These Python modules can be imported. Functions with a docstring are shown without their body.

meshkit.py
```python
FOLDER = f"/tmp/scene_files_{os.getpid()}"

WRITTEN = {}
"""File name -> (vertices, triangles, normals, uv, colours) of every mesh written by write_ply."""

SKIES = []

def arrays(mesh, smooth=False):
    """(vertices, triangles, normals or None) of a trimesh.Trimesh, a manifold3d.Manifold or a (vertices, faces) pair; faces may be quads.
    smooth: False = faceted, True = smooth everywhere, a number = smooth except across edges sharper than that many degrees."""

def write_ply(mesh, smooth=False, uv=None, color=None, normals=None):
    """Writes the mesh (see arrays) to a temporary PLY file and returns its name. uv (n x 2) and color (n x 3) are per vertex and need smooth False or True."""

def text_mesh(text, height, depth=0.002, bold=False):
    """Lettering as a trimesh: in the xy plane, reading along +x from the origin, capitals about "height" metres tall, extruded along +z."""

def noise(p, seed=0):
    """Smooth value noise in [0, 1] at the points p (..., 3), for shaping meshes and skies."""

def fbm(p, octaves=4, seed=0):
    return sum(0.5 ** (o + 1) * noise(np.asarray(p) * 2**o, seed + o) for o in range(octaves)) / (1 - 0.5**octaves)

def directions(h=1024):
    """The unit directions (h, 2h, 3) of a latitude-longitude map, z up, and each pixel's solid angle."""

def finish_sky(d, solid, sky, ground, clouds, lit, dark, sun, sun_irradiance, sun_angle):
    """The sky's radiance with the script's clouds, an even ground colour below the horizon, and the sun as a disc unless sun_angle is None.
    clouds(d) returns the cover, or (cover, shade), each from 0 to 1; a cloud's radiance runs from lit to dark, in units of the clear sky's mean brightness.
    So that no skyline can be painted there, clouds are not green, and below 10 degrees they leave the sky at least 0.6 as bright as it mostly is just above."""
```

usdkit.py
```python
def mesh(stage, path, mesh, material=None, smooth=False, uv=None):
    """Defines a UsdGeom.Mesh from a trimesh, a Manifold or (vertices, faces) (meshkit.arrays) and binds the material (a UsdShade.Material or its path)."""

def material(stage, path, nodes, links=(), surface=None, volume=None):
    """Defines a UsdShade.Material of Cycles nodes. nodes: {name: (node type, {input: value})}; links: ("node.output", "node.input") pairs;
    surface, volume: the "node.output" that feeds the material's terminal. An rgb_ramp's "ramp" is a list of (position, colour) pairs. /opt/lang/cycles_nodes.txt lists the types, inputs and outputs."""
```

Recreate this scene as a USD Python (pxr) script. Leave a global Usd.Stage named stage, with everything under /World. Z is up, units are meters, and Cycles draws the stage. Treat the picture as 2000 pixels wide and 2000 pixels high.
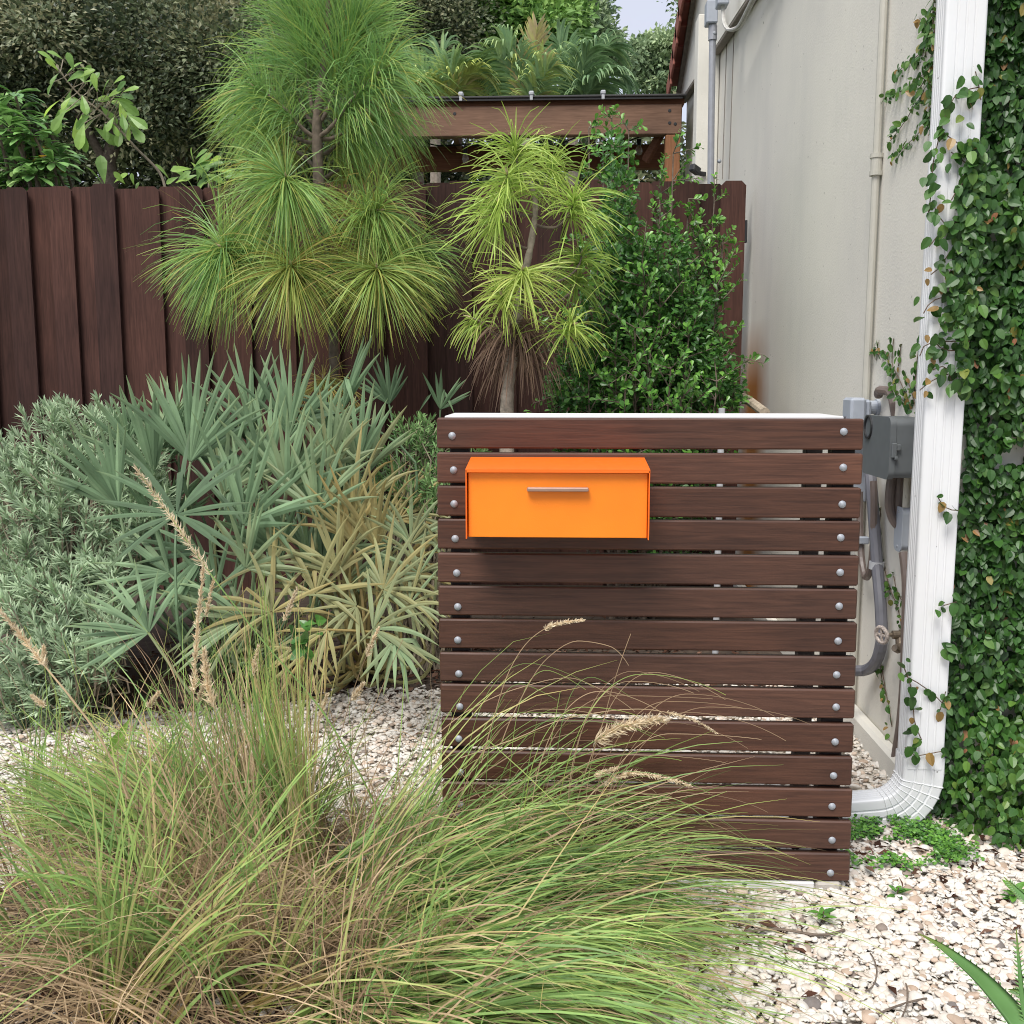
import math, random
import numpy as np, trimesh, usdkit, meshkit
from pxr import Usd, UsdGeom, UsdLux, UsdShade, Gf, Sdf, Vt

stage = Usd.Stage.CreateInMemory()
UsdGeom.SetStageUpAxis(stage, UsdGeom.Tokens.z)
UsdGeom.SetStageMetersPerUnit(stage, 1.0)
UsdGeom.Xform.Define(stage, '/World')
UsdGeom.Scope.Define(stage, '/World/Looks')

# ------------------------------------------------------------------ camera, sky, sun, exposure
H, YAW, TILT, FPX = 1.2, math.radians(2.5), math.radians(7.5), 1950.0
EXPOSURE = 1.4
SUN_EL, SUN_AZ = math.radians(58), math.radians(205)      # azimuth from +y towards +x
SUN_I, SUN_ANGLE, SKY_S = 0.4, 28.0, 0.1
CLOUD = (2.85, 2.93, 3.35)

Rt = np.array([math.cos(YAW), math.sin(YAW), 0.0])
Fw = np.array([-math.sin(YAW) * math.cos(TILT), math.cos(YAW) * math.cos(TILT), -math.sin(TILT)])
Up = np.cross(Rt, Fw)
EYE = np.array([0, 0, H])
cam = UsdGeom.Camera.Define(stage, '/World/camera')
cam.CreateHorizontalApertureAttr(36.0); cam.CreateVerticalApertureAttr(36.0)
cam.CreateFocalLengthAttr(36.0 * FPX / 2000); cam.CreateClippingRangeAttr(Gf.Vec2f(0.05, 500))
cam.CreateExposureAttr(EXPOSURE)
Mx = Gf.Matrix4d(*Rt, 0, *Up, 0, *(-Fw), 0, *EYE, 1)
cam.AddTransformOp().Set(Mx)

sky_mat = usdkit.material(stage, '/World/Looks/sky_look', {
    'sky': ('sky_texture', {'sky_type': 'single_scattering', 'sun_disc': False, 'sun_elevation': SUN_EL, 'sun_rotation': SUN_AZ}),
    'tc': ('texture_coordinate', {}),
    'n': ('noise_texture', {'scale': 2.2, 'detail': 5.0, 'roughness': 0.55}),
    'r': ('rgb_ramp', {'ramp': [(0.3, (0.80, 0.80, 0.80)), (0.7, (0.98, 0.98, 0.98))]}),
    'mx': ('mix_color', {'b': CLOUD}),
    'bg': ('background_shader', {'strength': SKY_S}),
}, [('tc.generated', 'n.vector'), ('n.fac', 'r.fac'), ('r.color', 'mx.fac'), ('sky.color', 'mx.a'), ('mx.result', 'bg.color')], surface='bg.background')
dome = UsdLux.DomeLight.Define(stage, '/World/sky')
dome.CreateIntensityAttr(1.0)
UsdShade.MaterialBindingAPI.Apply(dome.GetPrim()).Bind(sky_mat)
dome.GetPrim().SetCustomDataByKey('kind', 'structure')
sun = UsdLux.DistantLight.Define(stage, '/World/sun')
sun.CreateIntensityAttr(SUN_I); sun.CreateAngleAttr(SUN_ANGLE); sun.CreateNormalizeAttr(True); sun.CreateColorAttr(Gf.Vec3f(1.0, 0.965, 0.91))
sd = np.array([math.sin(SUN_AZ) * math.cos(SUN_EL), math.cos(SUN_AZ) * math.cos(SUN_EL), math.sin(SUN_EL)])
sx = np.cross([0, 0, 1.0], sd); sx /= np.linalg.norm(sx); sy = np.cross(sd, sx)
sun.AddTransformOp().Set(Gf.Matrix4d(*sx, 0, *sy, 0, *sd, 0, 0, 0, 20, 1))

# ------------------------------------------------------------------ helpers
def ray(px, py):
    return Fw + Rt * ((px - 1000) / FPX) + Up * ((1000 - py) / FPX)
def at(px, py, Y):
    d = ray(px, py); return EYE + d * (Y / d[1])
def atX(px, py, X):
    d = ray(px, py); return EYE + d * (X / d[0])
def gnd(px, py, z=0.0):
    d = ray(px, py); return EYE + d * ((z - H) / d[2])
def unit(v):
    v = np.asarray(v, float); return v / np.maximum(np.linalg.norm(v, axis=-1, keepdims=True), 1e-12)

taken = {}
def numbered(parent, name):
    k = parent + '/' + name
    n = taken.get(k, 0); taken[k] = n + 1
    return k if n == 0 else f'{k}_{n:03d}'
def data(p, **kw):
    for k, v in kw.items():
        if v: p.SetCustomDataByKey(k, v)

class Thing:
    def __init__(self, name, label=None, cat=None, loc=(0, 0, 0), group=None, kind=None):
        self.path = numbered('/World', name); self.loc = np.asarray(loc, float)
        x = UsdGeom.Xform.Define(stage, self.path); x.AddTranslateOp().Set(Gf.Vec3d(*map(float, self.loc)))
        data(x.GetPrim(), label=label, category=cat, group=group, kind=kind)
    def part(self, name, mesh, m, parent=None, smooth=False, uv=None, label=None, kind=None):
        p = numbered(parent or self.path, name)
        if isinstance(mesh, MB): uv = mesh.UV() if uv is None else uv; mesh = mesh.VF()
        v, f = (np.asarray(mesh[0]), mesh[1]) if isinstance(mesh, (tuple, list)) else (np.asarray(mesh.vertices), np.asarray(mesh.faces))
        g = usdkit.mesh(stage, p, (v - self.loc, f), m, smooth=smooth, uv=uv)
        data(g.GetPrim(), label=label, kind=kind)
        return p
def single(name, mesh, m, label=None, cat=None, group=None, kind=None, smooth=False, uv=None):
    p = numbered('/World', name)
    if isinstance(mesh, MB): uv = mesh.UV() if uv is None else uv; mesh = mesh.VF()
    g = usdkit.mesh(stage, p, mesh, m, smooth=smooth, uv=uv)
    data(g.GetPrim(), label=label, category=cat, group=group, kind=kind)
    return g

class MB:
    """collects vertices / faces / uv (u along a blade, v its tint)"""
    def __init__(s): s.v, s.f, s.t, s.n = [], [], [], 0
    def add(s, v, f, uv=None):
        v = np.asarray(v, float).reshape(-1, 3); f = np.asarray(f, int)
        if f.shape[1] == 4: f = np.vstack([f[:, [0, 1, 2]], f[:, [0, 2, 3]]])
        s.v.append(v); s.f.append(f + s.n); s.n += len(v)
        s.t.append(np.zeros((len(v), 2)) + .5 if uv is None else np.asarray(uv, float).reshape(-1, 2)); return s
    def mesh(s, m): return s.add(m.vertices, m.faces)
    def VF(s): return np.vstack(s.v), np.vstack(s.f)
    def UV(s): return np.vstack(s.t)

def ribbons(mb, C, W, tint, side=None, fold=0.0, rng=None):
    """C (N,K,3) centre lines, W (N,K) widths, tint (N,). fold>0 makes a V-shaped blade with three vertices across."""
    N, K, _ = C.shape
    T = np.gradient(C, axis=1); T = unit(T)
    if side is None:
        rng = rng or np.random.default_rng(1)
        side = unit(rng.normal(size=(N, 3)))
    S = side[:, None, :] - T * np.sum(side[:, None, :] * T, -1, keepdims=True); S = unit(S)
    u = np.broadcast_to(np.linspace(0, 1, K)[None, :], (N, K)); tt = np.broadcast_to(np.asarray(tint)[:, None], (N, K))
    if fold:
        Nn = np.cross(T, S)
        P = np.stack([C - S * W[..., None] / 2 + Nn * W[..., None] * fold, C, C + S * W[..., None] / 2 + Nn * W[..., None] * fold], 2); A = 3
    else:
        P = np.stack([C - S * W[..., None] / 2, C + S * W[..., None] / 2], 2); A = 2
    idx = np.arange(N * K * A).reshape(N, K, A); F = []
    for a in range(A - 1):
        q = np.stack([idx[:, :-1, a], idx[:, :-1, a + 1], idx[:, 1:, a + 1], idx[:, 1:, a]], -1).reshape(-1, 4); F.append(q)
    uv = np.stack([np.repeat(u[..., None], A, 2), np.repeat(tt[..., None], A, 2)], -1)
    return mb.add(P.reshape(-1, 3), np.vstack(F), uv.reshape(-1, 2))

OVAL = None
def leaf_template(kind='oval', aspect=0.6, fold=0.12, curl=0.12):
    if kind == 'oval':
        ts = np.array([0, .18, .42, .68, .88, 1.0]); ws = np.array([0.0, .62, 1.0, .88, .45, 0])
    elif kind == 'heart':
        ts = np.array([0, .10, .35, .65, .88, 1.0]); ws = np.array([0.0, .72, 1.0, .82, .38, 0])
    elif kind == 'obovate':
        ts = np.array([0, .22, .5, .75, .92, 1.0]); ws = np.array([0.0, .35, .78, 1.0, .6, 0])
    else:
        ts = np.array([0, .5, 1.0]); ws = np.array([0, 1.0, 0])
    v, f = [], []
    K = len(ts); mid = []
    for t in ts: mid.append(len(v)); v.append((t, 0, -curl * t * t))
    L, R = {}, {}
    for i in range(1, K - 1):
        for sgn, D in ((1, L), (-1, R)):
            D[i] = len(v); y = sgn * ws[i] * aspect / 2
            v.append((ts[i], y, fold * abs(y) * 2 - curl * ts[i] ** 2))
    for D, s in ((L, 1), (R, -1)):
        g = lambda a, b, c: f.append((a, b, c) if s < 0 else (a, c, b))
        g(mid[0], D[1], mid[1])
        for i in range(1, K - 2):
            g(mid[i], D[i], mid[i + 1]); g(mid[i + 1], D[i], D[i + 1])
        g(mid[K - 2], D[K - 2], mid[K - 1])
    return np.array(v, float), np.array(f)

def frames(d, n):
    d = unit(d); n = np.asarray(n, float); n = unit(n - d * np.sum(n * d, -1, keepdims=True)); s = np.cross(n, d)
    return np.stack([d, s, n], -1)          # columns: along, side, normal
def leaves(mb, tpl, P, R, S, tint):
    tv, tf = tpl; N = len(P)
    V = np.einsum('nij,vj->nvi', R, tv) * S[:, None, None] + P[:, None, :]
    F = (tf[None] + (np.arange(N) * len(tv))[:, None, None]).reshape(-1, 3)
    uv = np.stack([np.broadcast_to(tv[:, 0][None], (N, len(tv))), np.broadcast_to(np.asarray(tint)[:, None], (N, len(tv)))], -1)
    return mb.add(V.reshape(-1, 3), F, uv.reshape(-1, 2))

def smooth_path(pts, n=24):
    pts = np.asarray(pts, float)
    if len(pts) < 3: 
        t = np.linspace(0, 1, n)[:, None]; return pts[0] * (1 - t) + pts[-1] * t
    from scipy.interpolate import PchipInterpolator
    s = np.r_[0, np.cumsum(np.linalg.norm(np.diff(pts, axis=0), axis=1))]
    return PchipInterpolator(s, pts)(np.linspace(0, s[-1], n))
def tube(mb, pts, r, n=8, caps=True, tint=0.5):
    pts = np.asarray(pts, float); K = len(pts); r = np.broadcast_to(np.asarray(r, float), (K,))
    T = unit(np.gradient(pts, axis=0))
    a = np.array([0, 0, 1.0]) if abs(T[0][2]) < .9 else np.array([1.0, 0, 0])
    s = unit(np.cross(T[0], a)); V = []
    for i in range(K):
        s = unit(s - T[i] * np.dot(s, T[i])); b = np.cross(T[i], s)
        an = np.arange(n) * 2 * math.pi / n
        V.append(pts[i] + r[i] * (np.cos(an)[:, None] * s + np.sin(an)[:, None] * b))
    V = np.vstack(V); idx = np.arange(K * n).reshape(K, n)
    q = np.stack([idx[:-1], np.roll(idx[:-1], -1, 1), np.roll(idx[1:], -1, 1), idx[1:]], -1).reshape(-1, 4)
    F = np.vstack([q[:, [0, 1, 2]], q[:, [0, 2, 3]]])
    if caps:
        V = np.vstack([V, pts[0], pts[-1]]); c0, c1 = K * n, K * n + 1
        k = np.arange(n); F = np.vstack([F, np.stack([np.full(n, c0), (k + 1) % n, k], 1), np.stack([np.full(n, c1), idx[-1][k], idx[-1][(k + 1) % n]], 1)])
    uv = np.stack([np.linspace(0, 1, len(V)), np.full(len(V), tint)], -1)
    return mb.add(V, F, uv)
def T_(pts, r, n=8, sm=0, **k):
    return tube(MB(), smooth_path(pts, sm) if sm else pts, r, n, **k)
def cbox(x0, x1, y0, y1, z0, z1, c=0.003):
    lo, hi = np.array([x0, y0, z0], float), np.array([x1, y1, z1], float); c = min(c, .45 * (hi - lo).min()); pts = []
    for i in range(8):
        p = np.array([hi[k] if i >> k & 1 else lo[k] for k in range(3)]); s = np.array([-1 if i >> k & 1 else 1 for k in range(3)])
        for k in range(3):
            q = p + s * c; q[k] = p[k]; pts.append(q)
    return trimesh.Trimesh(pts).convex_hull
def beam(a, b, w, h, c=0.004, up=(0, 0, 1)):
    """a box from a to b, w wide (sideways) and h high"""
    a, b = np.asarray(a, float), np.asarray(b, float); L = np.linalg.norm(b - a)
    m = cbox(0, L, -w / 2, w / 2, -h / 2, h / 2, c); d = unit(b - a); n = np.asarray(up, float); n = unit(n - d * n.dot(d))
    M = np.eye(4); M[:3, 0], M[:3, 1], M[:3, 2], M[:3, 3] = d, np.cross(n, d), n, a
    m.apply_transform(M); return m
def dome_head(p, n, r, h):
    """a low domed bolt head at p facing n"""
    pr = [(0.0, h), (.45 * r, h * .88), (.8 * r, h * .52), (r, h * .12), (r, 0)]
    m = trimesh.creation.revolve([(a, b) for a, b in pr][::-1], sections=14)
    n = unit(n); m.apply_transform(trimesh.geometry.align_vectors([0, 0, 1], n)); m.apply_translation(p); return m
def lathe(profile, p, axis=(0, 0, 1), n=16):
    m = trimesh.creation.revolve(profile, sections=n)
    m.apply_transform(trimesh.geometry.align_vectors([0, 0, 1], unit(axis))); m.apply_translation(p); return m

# ------------------------------------------------------------------ materials
def L(name): return f'/World/Looks/{name}'
def plain(name, col, rough=.5, metal=0., spec=.5, var=.12, scale=30., bump=0., bscale=200., coat=0.):
    nodes = {'g': ('geometry', {}), 'n': ('noise_texture', {'scale': scale, 'detail': 4.0}),
             'r': ('rgb_ramp', {'ramp': [(0.25, tuple(c * (1 - var) for c in col)), (0.75, tuple(min(1, c * (1 + var)) for c in col))]}),
             'p': ('principled_bsdf', {'roughness': rough, 'metallic': metal, 'specular_ior_level': spec, 'coat_weight': coat, 'coat_roughness': .15})}
    links = [('g.position', 'n.vector'), ('n.fac', 'r.fac'), ('r.color', 'p.base_color')]
    if bump:
        nodes['bn'] = ('noise_texture', {'scale': bscale, 'detail': 3.0}); nodes['b'] = ('bump', {'strength': bump, 'distance': .004})
        links += [('g.position', 'bn.vector'), ('bn.fac', 'b.height'), ('b.normal', 'p.normal')]
    return usdkit.material(stage, L(name), nodes, links, surface='p.BSDF')
def blade(name, tints, tip=None, rough=.5, trans=.25, spec=.35, base=None, spots=0.0):
    """leaf-like: tints = ramp over the per-blade tint; tip / base = multipliers towards the tip and the base"""
    k = [1.0, 1.0, 1.0]
    nodes = {'tc': ('texture_coordinate', {}), 's': ('separate_xyz', {}),
             'r': ('rgb_ramp', {'ramp': tints}),
             'tr': ('rgb_ramp', {'ramp': [(0, base or k), (.35, k), (.72, k), (1, tip or k)]}),
             'm': ('mix_color', {'blend_type': 'multiply', 'fac': 1.0}),
             'g': ('geometry', {}), 'n': ('noise_texture', {'scale': 9.0, 'detail': 2.0}),
             'nr': ('rgb_ramp', {'ramp': [(.3, (.8, .8, .8)), (.7, (1.15, 1.15, 1.15))]}),
             'm2': ('mix_color', {'blend_type': 'multiply', 'fac': 1.0}),
             'p': ('principled_bsdf', {'roughness': rough, 'specular_ior_level': spec}),
             't': ('translucent_bsdf', {}), 'x': ('mix_closure', {'fac': trans})}
    links = [('tc.UV', 's.vector'), ('s.y', 'r.fac'), ('s.x', 'tr.fac'), ('r.color', 'm.a'), ('tr.color', 'm.b'),
             ('g.position', 'n.vector'), ('n.fac', 'nr.fac'), ('m.result', 'm2.a'), ('nr.color', 'm2.b'),
             ('m2.result', 'p.base_color'), ('m2.result', 't.color'), ('p.BSDF', 'x.closure1'), ('t.BSDF', 'x.closure2')]
    return usdkit.material(stage, L(name), nodes, links, surface='x.closure')
def wood(name, dark, light, axis=0, rough=.55, spec=.4, stretch=14., scale=9., pv=.25, bump=.35, shift=0.):
    sc = [stretch] * 3; sc[axis] = 1.0
    nodes = {'g': ('geometry', {}), 'oi': ('object_info', {}), 'mp': ('mapping', {'scale': sc, 'location': (shift, shift * 1.7, shift * .6)}), 'cx': ('combine_xyz', {}), 'mr': ('math', {'math_type': 'multiply', 'value2': 37.0}),
             'ad': ('vector_math', {'math_type': 'add'}),
             'n': ('noise_texture', {'scale': scale, 'detail': 7.0, 'roughness': .65, 'distortion': .6}),
             'n2': ('noise_texture', {'scale': 2.3, 'detail': 3.0}),
             'r': ('rgb_ramp', {'ramp': [(.28, dark), (.72, light)]}),
             'r2': ('rgb_ramp', {'ramp': [(.3, (.78, .78, .80)), (.7, (1.18, 1.15, 1.12))]}),
             'r3': ('rgb_ramp', {'ramp': [(0, (1 - pv,) * 3), (1, (1 + pv,) * 3)]}),
             'm': ('mix_color', {'blend_type': 'multiply', 'fac': 1.0}), 'm2': ('mix_color', {'blend_type': 'multiply', 'fac': 1.0}),
             'b': ('bump', {'strength': bump, 'distance': .002}),
             'p': ('principled_bsdf', {'roughness': rough, 'specular_ior_level': spec})}
    links = [('g.position', 'ad.vector1'), ('oi.random', 'mr.value1'), ('mr.value', 'cx.x'), ('mr.value', 'cx.y'), ('mr.value', 'cx.z'), ('cx.vector', 'ad.vector2'), ('ad.vector', 'mp.vector'), ('mp.vector', 'n.vector'), ('g.position', 'n2.vector'),
             ('n.fac', 'r.fac'), ('n2.fac', 'r2.fac'), ('oi.random', 'r3.fac'), ('r.color', 'm.a'), ('r2.color', 'm.b'), ('m.result', 'm2.a'), ('r3.color', 'm2.b'),
             ('m2.result', 'p.base_color'), ('n.fac', 'b.height'), ('b.normal', 'p.normal')]
    return usdkit.material(stage, L(name), nodes, links, surface='p.BSDF')

M = {}
def wood_set(name, dark, light, k, spread, **kw):
    r = np.random.default_rng(k + len(name)); out = []
    for i in range(k):
        f = 1 + spread * (2 * i / (k - 1) - 1); w = r.uniform(-.06, .06)
        out.append(wood(f'{name}_{i}', tuple(c * f * g for c, g in zip(dark, (1 + w, 1, 1 - w))), tuple(c * f * g for c, g in zip(light, (1 + w, 1, 1 - w))), shift=i * 3.7, **kw))
    return out
M['slat'] = wood_set('slat_wood', (.040, .0165, .0105), (.118, .052, .032), 6, .22, axis=0, rough=.5, stretch=22, scale=6, pv=.05)
M['post'] = plain('dark_post', (.022, .013, .010), .7)
M['fence'] = wood_set('fence_stain', (.031, .0150, .0118), (.076, .036, .0285), 7, .30, axis=2, rough=.75, spec=.2, stretch=16, scale=5, pv=.05)
M['beam'] = wood('beam_wood', (.115, .064, .040), (.225, .132, .088), axis=0, rough=.7, spec=.25, stretch=18, scale=5, pv=.1)
M['beam2'] = wood('beam_wood_red', (.10, .040, .020), (.20, .085, .045), axis=0, rough=.7, spec=.25, stretch=18, scale=5, pv=.1)
M['postw'] = wood('post_wood', (.20, .085, .035), (.34, .16, .075), axis=2, rough=.7, spec=.25, stretch=18, scale=5, pv=.1)
M['white_metal'] = plain('white_paint', (.80, .81, .82), .42, var=.04, scale=8)
M['spout'] = usdkit.material(stage, L('spout_paint'), {'g': ('geometry', {}), 'n': ('noise_texture', {'scale': 60.0, 'detail': 2.0}), 'r': ('rgb_ramp', {'ramp': [(0, (.16, .15, .14)), (.235, (.2, .19, .18)), (.265, (1, 1, 1)), (1, (1, 1, 1))]}),
    'mp': ('mapping', {'scale': (3, 3, 1.2)}), 'n2': ('noise_texture', {'scale': 1.0, 'detail': 5.0, 'roughness': .65}), 'r2': ('rgb_ramp', {'ramp': [(.3, (.705, .705, .70)), (.6, (.73, .74, .75)), (1, (.74, .75, .76))]}), 'm': ('mix_color', {'blend_type': 'multiply', 'fac': .85}), 'p': ('principled_bsdf', {'roughness': .4})},
    [('g.position', 'n.vector'), ('n.fac', 'r.fac'), ('g.position', 'mp.vector'), ('mp.vector', 'n2.vector'), ('n2.fac', 'r2.fac'), ('r2.color', 'm.a'), ('r.color', 'm.b'), ('m.result', 'p.base_color')], surface='p.BSDF')
M['white_board'] = plain('white_board', (.62, .61, .60), .6, var=.08, scale=14)
M['bolt'] = plain('galvanised_bolt', (.31, .33, .36), .55, metal=.2, var=.2, scale=300)
M['orange_hood'] = plain('orange_hood_paint', (.88, .155, .010), .38, var=.04, scale=40, bump=.06, bscale=500)
M['orange_door'] = plain('orange_door_paint', (.88, .225, .008), .42, var=.09, scale=7, bump=.10, bscale=420)
M['handle'] = plain('handle_metal', (.44, .29, .23), .35, metal=.6, var=.06)
M['grey_box'] = plain('grey_plastic', (.115, .125, .13), .5, var=.06, bump=.06, bscale=700)
M['grey_light'] = plain('grey_painted_metal', (.36, .39, .44), .45, var=.06)
M['grey_pipe'] = plain('grey_pvc', (.14, .14, .16), .5, var=.12)
M['galv'] = plain('galvanised_pipe', (.33, .34, .37), .45, metal=.2, var=.1)
M['brown_pipe'] = plain('brown_flex', (.15, .115, .10), .4, var=.15)
M['beige_pipe'] = plain('beige_paint_pipe', (.46, .445, .39), .6, var=.05)
M['brass'] = plain('weathered_brass', (.20, .16, .12), .45, metal=.6, var=.3, scale=90)
M['valve'] = plain('peeling_wheel', (.42, .36, .32), .6, var=.7, scale=160)
M['rusty'] = plain('rusty_pipe_paint', (.40, .33, .25), .7, var=.4, scale=60)
M['black'] = plain('black_metal', (.02, .02, .022), .5)
M['tile'] = plain('clay_tile', (.26, .085, .058), .75, var=.25, scale=14, bump=.2)
M['dark_soffit'] = plain('soffit_paint', (.20, .17, .14), .8, var=.25)
M['cable'] = plain('grey_cable', (.48, .47, .44), .6, var=.2, scale=60)
M['roof_sheet'] = plain('roof_sheet', (.035, .032, .03), .5)
M['clip'] = plain('grey_clip', (.42, .43, .45), .5)
M['bulb'] = usdkit.material(stage, L('bulb_glass'), {'p': ('principled_bsdf', {'base_color': (.92, .88, .8), 'roughness': .05, 'transmission_weight': .85, 'ior': 1.3})}, [], surface='p.BSDF')
M['bark'] = plain('bark', (.15, .115, .088), .9, var=.45, scale=35, bump=.8, bscale=60)
M['bark_grey'] = plain('grey_bark', (.30, .25, .20), .9, var=.35, scale=50, bump=.8, bscale=90)
M['twig'] = plain('twig_bark', (.30, .25, .18), .8, var=.25, scale=40)
M['soil'] = plain('soil', (.060, .042, .030), .95, var=.4, scale=25, bump=.8, bscale=80)
M['mulch'] = blade('mulch_bark', [(0, (.035, .018, .012)), (.5, (.085, .04, .026)), (1, (.17, .10, .07))], trans=0, rough=.9, spec=.1)
M['gravel_base'] = plain('gravel_base', (.52, .47, .40), .9, var=.4, scale=90, bump=1.0, bscale=120)
# stucco with faint weathering and a rust run under the pipe
def stucco(name, col):
    nodes = {'g': ('geometry', {}), 's': ('separate_xyz', {}), 'n': ('noise_texture', {'scale': 1.1, 'detail': 6.0, 'roughness': .6}),
             'mp': ('mapping', {'scale': (1, 1.6, .45)}), 'n2': ('noise_texture', {'scale': 1.6, 'detail': 6.0, 'roughness': .7}),
             'r': ('rgb_ramp', {'ramp': [(.3, tuple(c * f for c, f in zip(col, (.93, .93, .94)))), (.7, tuple(c * f for c, f in zip(col, (1.05, 1.05, 1.04))))]}),
             'r2': ('rgb_ramp', {'ramp': [(.25, (.90, .905, .92)), (.5, (1, 1, 1)), (.75, (1.03, 1.03, 1.02))]}),
             'm': ('mix_color', {'blend_type': 'multiply', 'fac': 1.0}),
             # flecks of mildew
             'v': ('noise_texture', {'scale': 42.0, 'detail': 2.0}), 'vr': ('rgb_ramp', {'ramp': [(.0, (.25, .24, .22)), (.225, (.25, .24, .22)), (.26, (1, 1, 1)), (1, (1, 1, 1))]}),
             'm3': ('mix_color', {'blend_type': 'multiply', 'fac': .75}),
             # rust run: centred on y=RY, below z=RZ
             'dy': ('math', {'math_type': 'subtract', 'value2': RUST[1]}), 'wn': ('noise_texture', {'scale': 7.0, 'detail': 3.0}), 'wm': ('map_range', {'from_min': 0.0, 'from_max': 1.0, 'to_min': -.06, 'to_max': .06}), 'dya': ('math', {'math_type': 'add'}),
             'ab': ('math', {'math_type': 'absolute'}), 'mr': ('map_range', {'from_min': 0.10, 'from_max': .42, 'to_min': 1.0, 'to_max': 0.0, 'clamp': True}),
             'mz': ('map_range', {'from_min': RUST[2], 'from_max': RUST[2] - .35, 'to_min': 0.0, 'to_max': 1.0, 'clamp': True}),
             'mm': ('math', {'math_type': 'multiply'}), 'pw': ('math', {'math_type': 'power', 'value2': .9}),
             'rust': ('mix_color', {'b': (.36, .145, .035)}),
             'bn': ('noise_texture', {'scale': 130.0, 'detail': 4.0, 'roughness': .6}), 'b': ('bump', {'strength': .25, 'distance': .005}),
             'p': ('principled_bsdf', {'roughness': .85, 'specular_ior_level': .25})}
    links = [('g.position', 'n.vector'), ('g.position', 'mp.vector'), ('mp.vector', 'n2.vector'), ('n.fac', 'r.fac'), ('n2.fac', 'r2.fac'), ('r.color', 'm.a'), ('r2.color', 'm.b'),
             ('g.position', 'v.vector'), ('v.fac', 'vr.fac'), ('m.result', 'm3.a'), ('vr.color', 'm3.b'),
             ('g.position', 's.vector'), ('s.y', 'dy.value1'), ('g.position', 'wn.vector'), ('wn.fac', 'wm.value'), ('dy.value', 'dya.value1'), ('wm.result', 'dya.value2'), ('dya.value', 'ab.value1'), ('ab.value', 'mr.value'), ('s.z', 'mz.value'),
             ('mr.result', 'mm.value1'), ('mz.result', 'mm.value2'), ('mm.value', 'pw.value1'), ('pw.value', 'rust.fac'), ('m3.result', 'rust.a'),
             ('rust.result', 'p.base_color'), ('g.position', 'bn.vector'), ('bn.fac', 'b.height'), ('b.normal', 'p.normal')]
    return usdkit.material(stage, L(name), nodes, links, surface='p.BSDF')
WX = 1.06                                                       # the house wall's plane
RUST = atX(1474, 625, WX)
M['stucco'] = stucco('stucco_wall', (.70, .67, .60))
M['stucco_clean'] = plain('stucco_trim', (.70, .675, .605), .85, var=.06, scale=6, bump=.3, bscale=180)
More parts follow.
